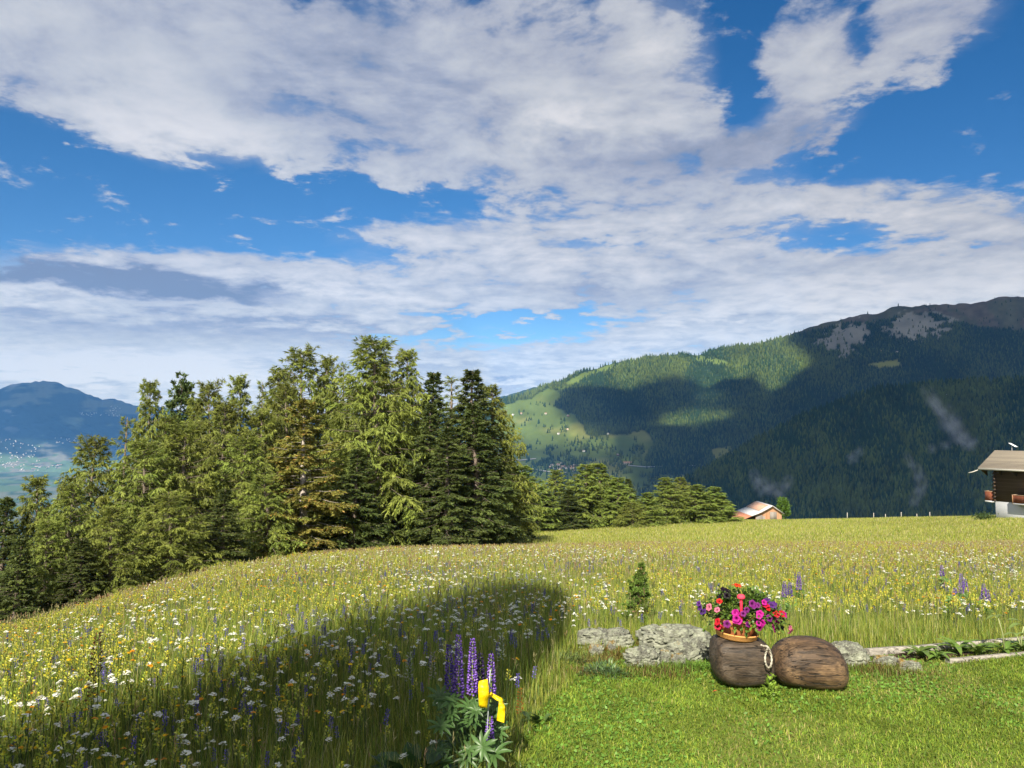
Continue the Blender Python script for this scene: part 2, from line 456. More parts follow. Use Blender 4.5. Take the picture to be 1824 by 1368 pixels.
def build_ground():
    th = np.radians(np.concatenate([np.linspace(-180, -62, 40, endpoint=False), np.linspace(-62, 62, 360, endpoint=False), np.linspace(62, 180, 40, endpoint=False)]))
    R = np.concatenate([[.05], np.exp(np.linspace(math.log(.4), math.log(30000), 420))])
    A, B = np.meshgrid(th, R)
    x, y = B * np.sin(A), B * np.cos(A)
    z = ground_z(x, y)
    n, m = A.shape
    i = np.arange(n - 1)[:, None] * m; j = np.arange(m)[None]; j2 = (j + 1) % m
    F = np.stack([i + j, i + j2, i + m + j2, i + m + j], -1).reshape(-1, 4)
    # colours: soil and thatch under the blades near by, meadow, then woods and fields of the valley
    ld = lawn_d(x, y)
    f = fbm(x * .5, y * .5, 4, 2)[..., None]
    lawn = np.array([.10, .135, .026]) * (.75 + .5 * f)
    mead = (np.array([.12, .145, .028]) * (1 - f) + np.array([.19, .185, .05]) * f)
    c = np.where(ld[..., None] > 0, lawn, mead * .8)
    r = B[..., None]
    mown = np.array([.24, .25, .060]) * (.82 + .36 * fbm(x * .12, y * .05, 4, 12)[..., None])
    c = c + (mown - c) * sstep(r, 26, 40)
    wood = np.array([.018, .034, .014]) * (.6 + .8 * fbm(x * .02, y * .02, 4, 8)[..., None])
    c = c + (wood - c) * sstep(r, 210, 320)
    fld = fbm(x * .0016, y * .0030, 5, 31)[..., None]
    plain = np.where(fld > .52, np.array([.075, .12, .055]), np.where(fld > .42, np.array([.035, .065, .035]), np.array([.12, .13, .09])))
    c = c + (plain - c) * sstep(r, 4500, 6500)
    m_, N = new_mat('ground_surface')
    co = N.n('ShaderNodeTexCoord').outputs['Object']
    f1 = N.noise(co, 3.0, 8, .7); f2 = N.noise(co, 22.0, 4, .6)
    cc = N.mix(1.0, attr(N), N.mix(f1, (.6, .6, .6, 1), (1.4, 1.4, 1.35, 1)), 'MULTIPLY')
    cc = N.mix(1.0, cc, N.mix(f2, (.75, .75, .75, 1), (1.25, 1.25, 1.25, 1)), 'MULTIPLY')
    finish(N, principled(N, cc, .95, .05, bump(N, f1, .3, .05)))
    o = link('ground', make_mesh('ground', np.stack([x, y, z], -1).reshape(-1, 3), F, m_, c.reshape(-1, 3), True))
    tagit(o, 'sloping meadow ground that drops away to the wide valley', 'ground', kind='structure')


build_ground()

# ------------------------------------------------------------------ mountains: surfaces described by their skyline, foot and distance
class Slope:
    def __init__(s, sky, foot_v, y_foot, y_top, p=1.15, relief=0.0, seed=1, u0=None, u1=None, fscale=1.0):
        s.sky = np.array(sky, float); s.foot_v, s.p, s.relief, s.seed, s.fs = foot_v, p, relief, seed, fscale
        s.yf, s.yt = y_foot, y_top
        s.u0 = u0 if u0 is not None else s.sky[0, 0]; s.u1 = u1 if u1 is not None else s.sky[-1, 0]
    def vs(s, u): return np.interp(u, s.sky[:, 0], s.sky[:, 1]) + 5 * (vnoise(np.asarray(u) / 23., 0 * np.asarray(u), s.seed) - .5) + 3 * (vnoise(np.asarray(u) / 7., 0 * np.asarray(u), s.seed + 3) - .5)
    def pt(s, u, t):
        u = np.asarray(u, float); t = np.asarray(t, float)
        v = s.foot_v + (s.vs(u) - s.foot_v) * t
        return s.at(u, v)
    def at(s, u, v):
        u = np.asarray(u, float); v = np.asarray(v, float)
        t = np.clip((v - s.foot_v) / (s.vs(u) - s.foot_v), 0, 1)
        yf = np.interp(u, s.yf[0], s.yf[1]) if isinstance(s.yf, tuple) else s.yf
        yt = np.interp(u, s.yt[0], s.yt[1]) if isinstance(s.yt, tuple) else s.yt
        y = yf + (yt - yf) * t ** s.p
        q = fbm(u / 130. * s.fs + t * 1.5, t * 2.2 * s.fs, 5, s.seed + 40) - .5
        y = y + s.relief * q * np.sin(np.clip(t, 0, 1) * math.pi * .93 + .1)
        return unproj(u, v, y)
    def mesh(s, name, colour, mat, nu=420, nt=180):
        u = np.linspace(s.u0, s.u1, nu); t = np.linspace(0, 1, nt)
        U, T = np.meshgrid(u, t)
        P = s.pt(U, T); V = s.foot_v + (s.vs(U) - s.foot_v) * T
        top = P[-1]; back = top * 1.0
        yt = top[:, 1:2]
        b1 = top + np.concatenate([top[:, :1] / yt * 300, 0 * yt + 300, 0 * yt - 130], 1)
        b2 = top + np.concatenate([top[:, :1] / yt * 1200, 0 * yt + 1200, 0 * yt - 900], 1)
        Pall = np.concatenate([P, b1[None], b2[None]])
        Cc = colour(U, V, P)
        Cc = np.concatenate([Cc, Cc[-1:], Cc[-1:]])
        n, m = Pall.shape[:2]
        i = np.arange(n - 1)[:, None] * m; j = np.arange(m - 1)[None]
        F = np.stack([i + j, i + j + 1, i + m + j + 1, i + m + j], -1).reshape(-1, 4)
        return link(name, make_mesh(name, Pall.reshape(-1, 3), F, mat, Cc.reshape(-1, 3), True))


MAIN = Slope([(700, 775), (850, 738), (897, 712), (940, 697), (985, 682), (1040, 662), (1090, 648), (1150, 637), (1205, 631), (1240, 633), (1300, 615), (1345, 613), (1375, 606),
              (1400, 598), (1435, 586), (1500, 568), (1560, 556), (1600, 548), (1640, 543), (1690, 544), (1740, 538), (1790, 530), (1824, 528), (2000, 515), (2600, 560)],
             905, ([700, 1100, 1824, 2600], [3300, 3000, 2900, 2900]), ([700, 1200, 1824, 2600], [4600, 4900, 5400, 5400]), 1.1, 520, 3, 760, 2500)
FRONT = Slope([(1050, 960), (1150, 905), (1190, 875), (1240, 848), (1300, 815), (1350, 787), (1400, 760), (1450, 735), (1500, 714), (1560, 697), (1620, 689), (1700, 684), (1824, 676), (2000, 660), (2600, 640)],
              985, ([1050, 1500, 2600], [1500, 1150, 1000]), ([1050, 1500, 2600], [2000, 2300, 2500]), 1.1, 260, 11, 1050, 2500)
BLUE = Slope([(700, 760), (850, 722), (895, 706), (940, 694), (985, 682), (1060, 668), (1200, 650)], 800, 7600., 8600., 1.0, 500, 21, 700, 1200)
LEFT = Slope([(-700, 700), (-300, 730), (-100, 716), (0, 693), (40, 681), (90, 679), (110, 682), (140, 697), (180, 709), (230, 718), (290, 728), (360, 738), (450, 742), (600, 748), (900, 752)],
             842, 10500., 14500., 1.6, 1500, 31, -650, 880, 1.4)

PASTURE = [(880, 735), (897, 722), (930, 715), (985, 690), (1000, 705), (990, 722), (1032, 740), (1045, 770), (1100, 776), (1150, 764), (1163, 790), (1150, 818), (1180, 840), (1240, 850), (1200, 880), (1150, 905), (880, 905)]
GLADES = [[(1225, 640), (1245, 631), (1290, 640), (1300, 650), (1255, 650)], [(1528, 652), (1545, 645), (1600, 640), (1606, 655), (1560, 658)],
          [(1262, 800), (1300, 796), (1310, 810), (1275, 822)], [(985, 690), (1060, 655), (1110, 646), (1100, 655), (1040, 675), (1000, 700)]]
SCREE = [[(1455, 605), (1480, 590), (1500, 582), (1530, 575), (1545, 590), (1535, 610), (1500, 625), (1470, 620)], [(1575, 590), (1590, 570), (1620, 560), (1660, 560), (1690, 575), (1680, 590), (1630, 600), (1600, 600)],
         [(1498, 630), (1520, 622), (1522, 628), (1502, 635)], [(1625, 600), (1660, 585), (1700, 572), (1690, 590), (1640, 612)]]
BARE = [(1340, 600), (1420, 583), (1500, 560), (1640, 535), (1824, 515), (2000, 500), (2000, 585), (1824, 590), (1740, 585), (1700, 570), (1660, 560), (1600, 566), (1560, 575), (1500, 578), (1430, 595)]


def pasture_mask(u, v):
    w = 9 * (fbm(u / 22., v / 22., 3, 77) - .5) * 2
    d = pip_dist(PASTURE, u, v) + w
    for g in GLADES: d = np.maximum(d, pip_dist(g, u, v) + w * .5)
    return sstep(d, -2, 3)


def scree_mask(u, v):
    d = np.full(np.shape(u), -99.)
    for g in SCREE: d = np.maximum(d, pip_dist(g, u, v))
    return sstep(d / 9. + (fbm(u / 9., v / 6., 4, 91) - .5) * 5.0, -.35, .35) * (d > -12)


def main_colour(u, v, P):
    f = fbm(u / 30., v / 18., 5, 50)[..., None]
    g = fbm(u / 90., v / 40., 4, 51)[..., None]
    c = np.array([.022, .038, .016]) * (.7 + .6 * f)
    grass = np.array([.085, .120, .030]) * (.6 + .7 * f) + np.array([.075, .050, .016]) * sstep(g, .46, .70)
    c = c + (grass - c) * pasture_mask(u, v)[..., None]
    f8 = fbm(u / 9., v / 5., 4, 57)[..., None]
    bare = np.array([.062, .064, .038]) * (.25 + .75 * f + .8 * f8)
    c = c + (bare - c) * sstep(pip_dist(BARE, u, v) + 14 * (f[..., 0] - .5), -3, 5)[..., None]
    red = sstep(fbm(u / 40., v / 25., 3, 52), .5, .62) * sstep(pip_dist(BARE, u, v), 0, 8)
    c = c + (np.array([.100, .080, .060]) * (.3 + .6 * f + .7 * f8) - c) * red[..., None] * .7
    c = c + (np.array([.19, .19, .165]) * (.5 + .9 * f) - c) * scree_mask(u, v)[..., None]
    return c


def front_colour(u, v, P):
    f = fbm(u / 30., v / 18., 5, 60)[..., None]
    return np.array([.018, .032, .014]) * (.6 + .7 * f)


def left_colour(u, v, P):
    f = fbm(u / 26., v / 9., 5, 70); g = fbm(u / 40., v / 12., 4, 71); t = (842 - v) / (842 - LEFT.vs(u))
    c = np.zeros(np.shape(u) + (3,)) + np.array([.012, .022, .014])
    alp = sstep(t + .5 * (f - .5), .74, .88)
    c = c + (np.array([.09, .10, .055]) - c) * (alp * sstep(g, .40, .58))[..., None]
    ter = sstep(1 - np.abs(t - .60) / .12 + (f - .5), .3, .9) * sstep(u, 90, 150)
    c = c + (np.array([.10, .13, .07]) - c) * (ter * sstep(g, .45, .6))[..., None]
    lowf = sstep(.32 - t + .5 * (f - .5), .0, .18)
    c = c + (np.where(g[..., None] > .5, np.array([.07, .11, .05]), np.array([.12, .12, .09])) - c) * lowf[..., None]
    rock = sstep(np.abs(u - 20) / 40 + (f - .5) * 2, .1, -.2) * sstep(t, .4, .6)
    c = c + (np.array([.25, .25, .23]) - c) * rock[..., None] * .6
    return c * (.8 + .4 * fbm(u / 6., v / 3., 3, 75))[..., None]


o = MAIN.mesh('mountain', main_colour, M_FAR, 520, 220); tagit(o, 'long wooded mountain side with pastures low down and a bare rocky ridge', 'mountain', kind='structure')
o = FRONT.mesh('hill', front_colour, M_FAR, 300, 140); tagit(o, 'dark wooded shoulder of the mountain behind the barn and the chalet', 'hill', kind='structure')
o = BLUE.mesh('ridge_hill', lambda u, v, P: np.zeros(u.shape + (3,)) + np.array([.02, .035, .02]), M_FAR, 160, 40); tagit(o, 'blue distant ridge beyond the pasture', 'hill', kind='structure')
o = LEFT.mesh('far_mountain', left_colour, M_FAR, 420, 160); tagit(o, 'blue hazy mountain across the valley under low cloud', 'mountain', kind='structure')


# ------------------------------------------------------------------ the woods on the slopes (uncountable): small ragged cones
def scatter(V, F, K, P, yaw, scl, tint=None, tilt=None):
    """copies of a small mesh at points P as one set of arrays"""
    n, k = len(P), len(V)
    ca, sa = np.cos(yaw)[:, None], np.sin(yaw)[:, None]
    scl = np.asarray(scl); S = scl if scl.ndim == 2 else np.repeat(scl[:, None], 3, 1)
    x, y, z = V[None, :, 0] * S[:, :1], V[None, :, 1] * S[:, 1:2], V[None, :, 2] * S[:, 2:]
    X = np.stack([x * ca - y * sa, x * sa + y * ca, z], -1)
    if tilt is not None: X[..., 0] += tilt[:, :1] * z; X[..., 1] += tilt[:, 1:] * z
    X += P[:, None]
    Fa = (F[None] + (np.arange(n) * k)[:, None, None]).reshape(-1, F.shape[1])
    Kc = np.broadcast_to(K[None], (n, k, 3))
    if tint is not None: Kc = Kc * tint[:, None]
    return X.reshape(-1, 3), Fa, Kc.reshape(-1, 3)


def cone_tree(seed):
    r = np.random.default_rng(seed); V, F, n = [], [], 0
    for (z0, z1, rad) in ((.08, .55, .5), (.34, .78, .37), (.58, 1.0, .24)):
        a = np.arange(6) * math.pi / 3 + r.uniform(0, 1)
        rr = rad * r.uniform(.65, 1.25, 6)
        V += [[rr[i] * .55 * math.cos(a[i]), rr[i] * .55 * math.sin(a[i]), z0 + r.uniform(-.08, .06)] for i in range(6)] + [[r.uniform(-.04, .04), r.uniform(-.04, .04), z1]]
        F += [[n + i, n + (i + 1) % 6, n + 6] for i in range(6)]; n += 7
    return np.array(V), np.array(F)


def wood(name, slope, n, hmin, hmax, keep, label, ulo, uhi, tlo=0.0):
    r = np.random.default_rng(hash(name) % 1000 if False else len(name))
    Vs, Fs, Ks, off = [], [], [], 0
    u = r.uniform(ulo, uhi, n); t = r.uniform(tlo, 1.0, n) ** .9
    v = slope.foot_v + (slope.vs(u) - slope.foot_v) * t
    ok = r.random(n) < keep(u, v); u, v = u[ok], v[ok]
    P = slope.at(u, v); n = len(P)
    hgt = r.uniform(hmin, hmax, n)
    big = fbm(u / 40., v / 25., 3, 81); kind = sstep(fbm(u / 70., v / 60., 3, 82) + r.normal(0, .16, n), .42, .6)[:, None]
    K = (np.array([.018, .038, .015]) * (1 - kind) + np.array([.060, .082, .020]) * kind) * (.75 + .5 * r.random(n))[:, None] * (.7 + .6 * big)[:, None]
    for s in range(4):
        sel = np.arange(n) % 4 == s
        V, F = cone_tree(s)
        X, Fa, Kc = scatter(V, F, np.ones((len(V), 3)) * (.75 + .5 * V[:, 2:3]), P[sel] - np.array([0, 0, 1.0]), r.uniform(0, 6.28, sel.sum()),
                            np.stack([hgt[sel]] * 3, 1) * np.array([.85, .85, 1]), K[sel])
        Vs.append(X); Fs.append(Fa + off); Ks.append(Kc); off += len(X)
    o = link(name, make_mesh(name, np.concatenate(Vs), np.concatenate(Fs), M_FAR, np.concatenate(Ks)))
    return tagit(o, label, 'forest', kind='stuff')


def keep_main(u, v):
    p = pasture_mask(u, v); b = sstep(pip_dist(BARE, u, v), -2, 4); sr = scree_mask(u, v)
    clump = sstep(fbm(u / 16., v / 10., 3, 95) + .22 * sstep(v, 770, 860) - .18 * sstep(-u, -1010, -940), .56, .66)
    return np.clip((1 - p) * (1 - b * .985) * (1 - sr * .97) + p * clump * .30, 0, 1)


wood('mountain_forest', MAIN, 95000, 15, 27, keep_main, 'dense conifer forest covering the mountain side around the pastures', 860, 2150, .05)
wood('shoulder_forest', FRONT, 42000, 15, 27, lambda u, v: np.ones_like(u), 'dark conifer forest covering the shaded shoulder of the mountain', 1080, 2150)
# ------------------------------------------------------------------ clouds overhead (out of the picture) that throw the shade on the mountain sides
def cloud_mat():
    m, N = new_mat('cloud_vapour')
    a = N.n('ShaderNodeAttribute', attribute_name='col').outputs['Fac']
    co = N.n('ShaderNodeTexCoord').outputs['Object']
    n = N.noise(co, .0022, 6, .62)
    f = N.ramp(N.m('ADD', a, N.m('MULTIPLY', N.m('SUBTRACT', n, .5), 1.5)), .05, .95)
    d = N.n('ShaderNodeBsdfDiffuse'); d.inputs[0].default_value = (.85, .86, .9, 1)
    tr = N.n('ShaderNodeBsdfTransparent')
    mx = N.n('ShaderNodeMixShader'); N.t.links.new(f, mx.inputs[0])
    N.t.links.new(tr.outputs[0], mx.inputs[1]); N.t.links.new(d.outputs[0], mx.inputs[2])
    finish(N, mx.outputs[0]); return m


M_CLOUD = cloud_mat()


def shade_cloud(poly, slope, height, label, grid=46, edge=30.0, gain=1.0):
    poly = np.array(poly, float)
    lo, hi = poly.min(0) - 25, poly.max(0) + 25
    U, V = np.meshgrid(np.linspace(lo[0], hi[0], grid), np.linspace(lo[1], hi[1], grid))
    P = slope.at(U, np.maximum(V, slope.vs(U)))
    dens = sstep(pip_dist(poly, U, V), -edge, edge) * gain
    tt = (height - P[..., 2]) / -LIGHT[2]
    Q = P - LIGHT[None, None] * tt[..., None]
    # a flat underside and a billowing top, one closed body
    zt = Q[..., 2] + 40 + 240 * dens * (.6 + .8 * fbm(Q[..., 0] / 260., Q[..., 1] / 260., 4, 15))
    T = Q.copy(); T[..., 2] = zt
    n = grid * grid
    g = np.arange(n).reshape(grid, grid)
    F1 = np.stack([g[:-1, :-1], g[:-1, 1:], g[1:, 1:], g[1:, :-1]], -1).reshape(-1, 4)
    ring = np.concatenate([g[0, :], g[1:, -1], g[-1, -2::-1], g[-2:0:-1, 0]])
    r2 = np.roll(ring, -1)
    F = np.concatenate([F1[:, ::-1], F1 + n, np.stack([ring, r2, r2 + n, ring + n], -1)])
    K = np.repeat(np.concatenate([dens.ravel(), dens.ravel()])[:, None], 3, 1)
    o = link('cloud', make_mesh('cloud', np.concatenate([Q.reshape(-1, 3), T.reshape(-1, 3)]), F, M_CLOUD, K, True))
    return tagit(o, label, 'cloud', kind='stuff')


shade_cloud([(975, 712), (1043, 702), (1117, 718), (1169, 694), (1230, 690), (1256, 712), (1290, 695), (1345, 682), (1375, 720), (1330, 742), (1290, 738), (1240, 722), (1190, 748),
             (1150, 775), (1100, 790), (1043, 772), (998, 738)], MAIN, 2600, 'low grey cloud overhead shading the wooded mountain side')
shade_cloud([(1150, 800), (1290, 768), (1345, 742), (1400, 705), (1450, 665), (1440, 640), (1400, 612), (1420, 560), (1600, 500), (2300, 480), (2300, 905), (1120, 905)], MAIN, 2900,
            'large grey cloud overhead shading the rocky ridge', 60)
shade_cloud([(1040, 960), (1200, 850), (1400, 740), (1560, 680), (1900, 660), (2300, 640), (2300, 990), (1040, 990)], FRONT, 2300, 'grey cloud overhead shading the wooded shoulder', 50)
shade_cloud([(-700, 670), (500, 670), (900, 700), (900, 830), (300, 830), (120, 800), (60, 780), (-700, 800)], LEFT, 5600, 'high grey cloud overhead shading the far mountain', 50, 10, .85)

shade_cloud([(870, 790), (1000, 800), (1160, 800), (1200, 905), (870, 905)], MAIN, 2750, 'thin grey cloud overhead dimming the lower pasture', 40, 26, .5)
# ------------------------------------------------------------------ conifers
def sliver_quads(P, D, L, W, r):
    """diamond shaped sprigs from P along D"""
    n = len(P)
    S = np.cross(D, r.normal(size=(n, 3))); S /= np.linalg.norm(S, axis=1, keepdims=True) + 1e-9
    L, W = L[:, None], W[:, None]
    V = np.stack([P, P + D * L * .45 + S * W * .5, P + D * L, P + D * L * .45 - S * W * .5], 1).reshape(-1, 3)
    F = np.arange(4 * n).reshape(n, 4)
    return V, F


def conifer(seed, H=18., R=3.6, nb=120, h0=.06, shape=.8, droop=.35, up=.25, hang=.5, tip=(.10, .125, .035), base=(.045, .07, .02), fill=1.0, sprig=(.34, .11),
            bark=(.14, .11, .085), top=.0, lean=.25, gaps=.15, cones=None, rmin=.1, twigs=10):
    r = np.random.default_rng(seed); kh = H / 18.0
    T = MB()
    zz = np.linspace(0, 1, 12)
    bend = np.stack([lean * np.sin(zz * 2.2 + r.uniform(0, 6)) * zz, lean * np.cos(zz * 1.9 + r.uniform(0, 6)) * zz, zz * H], 1)
    T.tube(bend, .022 * H * (1 - zz * .96) * .75 + .01, 8, bark)
    def trunk(f): return np.stack([np.interp(f, zz, bend[:, i]) for i in range(3)], -1)
    Ps, Ds, Ls, Ws, Ks = [], [], [], [], []
    tip, base = np.array(tip), np.array(base)
    ang = r.uniform(0, 6.28)
    for b in range(nb):
        f = h0 + (.985 - h0) * (max(0.0, b + r.uniform(-.4, .4)) / nb) ** .92
        f = min(max(f, .02), .985)
        ang += 2.399 + r.normal(0, .35)
        prof = (1 - f) ** shape * (.55 + .45 * sstep(f, h0 - .05, h0 + .22)) + rmin * (1 - f)
        if top: prof = max(prof, top * (1 - f) ** .35)
        Lb = R * prof * r.uniform(.62, 1.12)
        if r.random() < gaps: Lb *= r.uniform(.25, .6)
        Lb = max(Lb, .22 * kh)
        n = 7; s = np.linspace(0, 1, n)
        slope0 = up * (f - .15) * 1.6 - droop * (1 - f) * .6 + r.normal(0, .12) + 1.3 * sstep(f, .84, 1.0)
        az = ang + r.normal(0, .12) * s
        zc = Lb * (slope0 * s - droop * s ** 2 * (1.15 - f) + .22 * s ** 4)
        B = trunk(f) + np.stack([np.cos(az) * Lb * s, np.sin(az) * Lb * s, zc], 1)
        T.tube(B, np.linspace(.012 * H * .18 * (1.2 - f) + .012, .006, n), 4, bark, cap=False)
        tint = r.uniform(.72, 1.28); warm = r.uniform(0, 1)
        nt = max(6, int(twigs * (Lb / R) * 1.6 * fill + 4))
        for k in range(nt):
            q = r.uniform(.18, 1.0) ** .75
            p0 = np.array([np.interp(q, s, B[:, i]) for i in range(3)])
            side = r.choice((-1, 1)); a = ang + side * r.uniform(.45, 1.25)
            tl = (.16 + .42 * (1.02 - q)) * Lb * r.uniform(.5, 1.1) + .16 * kh * (1 - .6 * f)
            hd = hang * r.uniform(.4, 1.3) * (1 - .75 * sstep(f, .8, .98))
            d0 = np.array([math.cos(a), math.sin(a), -.15 - hd * .4 + 1.0 * sstep(f, .84, 1.0)]); d0 /= np.linalg.norm(d0)
            m = max(4, int((11 + 22 * tl / kh) * fill))
            w = r.uniform(.05, 1, m)
            pp = p0 + d0 * (w * tl)[:, None]; pp[:, 2] -= hd * (w * tl) ** 1.6 * .6
            dd = d0 * .55 + r.normal(0, .34, (m, 3)) + np.array([0, 0, -hd * .95])
            dd /= np.linalg.norm(dd, axis=1, keepdims=True)
            Ps.append(pp); Ds.append(dd)
            Ls.append(sprig[0] * r.uniform(.6, 1.35, m)); Ws.append(sprig[1] * r.uniform(.7, 1.3, m))
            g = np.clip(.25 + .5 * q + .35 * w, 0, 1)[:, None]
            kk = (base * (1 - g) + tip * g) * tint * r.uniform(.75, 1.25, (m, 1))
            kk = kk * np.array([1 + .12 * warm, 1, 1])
            if cones is not None:
                hit = (r.random(m) < cones[1] * q)[:, None]; kk = np.where(hit, np.array(cones[0]) * r.uniform(.6, 1.3, (m, 1)), kk)
            Ks.append(kk)
    if H > 10: print('sprigs', sum(map(len, Ps)))
    P, D, L, W, K = (np.concatenate(a) for a in (Ps, Ds, Ls, Ws, Ks))
    V, F = sliver_quads(P, D, L, W, r)
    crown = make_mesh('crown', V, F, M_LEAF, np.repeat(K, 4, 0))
    return crown, T.mesh('trunk', M_BARK, True), (H, R)


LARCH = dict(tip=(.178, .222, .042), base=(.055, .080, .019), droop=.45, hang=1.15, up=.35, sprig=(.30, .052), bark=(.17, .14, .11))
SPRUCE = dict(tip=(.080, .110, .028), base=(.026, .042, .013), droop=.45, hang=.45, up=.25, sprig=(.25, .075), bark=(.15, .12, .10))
KINDS = {
    'larch': conifer(1, nb=230, shape=.62, R=3.9, top=.12, rmin=.16, **LARCH),
    'larch_wide': conifer(2, nb=230, shape=.56, top=.26, rmin=.16, lean=.5, R=4.2, **LARCH),
    'larch_fork': conifer(3, nb=240, shape=.55, top=.32, rmin=.16, lean=.6, gaps=.25, R=4.0, **LARCH),
    'larch_thin': conifer(4, nb=80, shape=.6, gaps=.4, fill=.55, R=2.4, h0=.1, **LARCH),
    'spruce': conifer(5, nb=210, shape=.85, R=3.2, **SPRUCE),
    'spruce_cone': conifer(6, nb=150, shape=.7, R=3.4, gaps=.2, fill=1.25, twigs=12, tip=(.215, .225, .046), base=(.085, .110, .028), droop=.30, hang=.5, up=.2, sprig=(.23, .095), bark=(.34, .30, .27), cones=((.36, .24, .060), .13)),
    'pine': conifer(7, nb=180, shape=.5, top=.40, R=3.6, h0=.12, gaps=.2, droop=.25, hang=.3, up=.5, tip=(.085, .125, .036), base=(.036, .058, .019), sprig=(.30, .11), bark=(.16, .12, .10), lean=.5, fill=1.0),
    'pine_light': conifer(8, nb=210, shape=.62, top=.16, R=3.6, h0=.03, gaps=.2, droop=.40, hang=1.0, up=.35, tip=(.185, .255, .050), base=(.060, .095, .023), sprig=(.34, .070), bark=(.20, .16, .13), lean=.4),
}
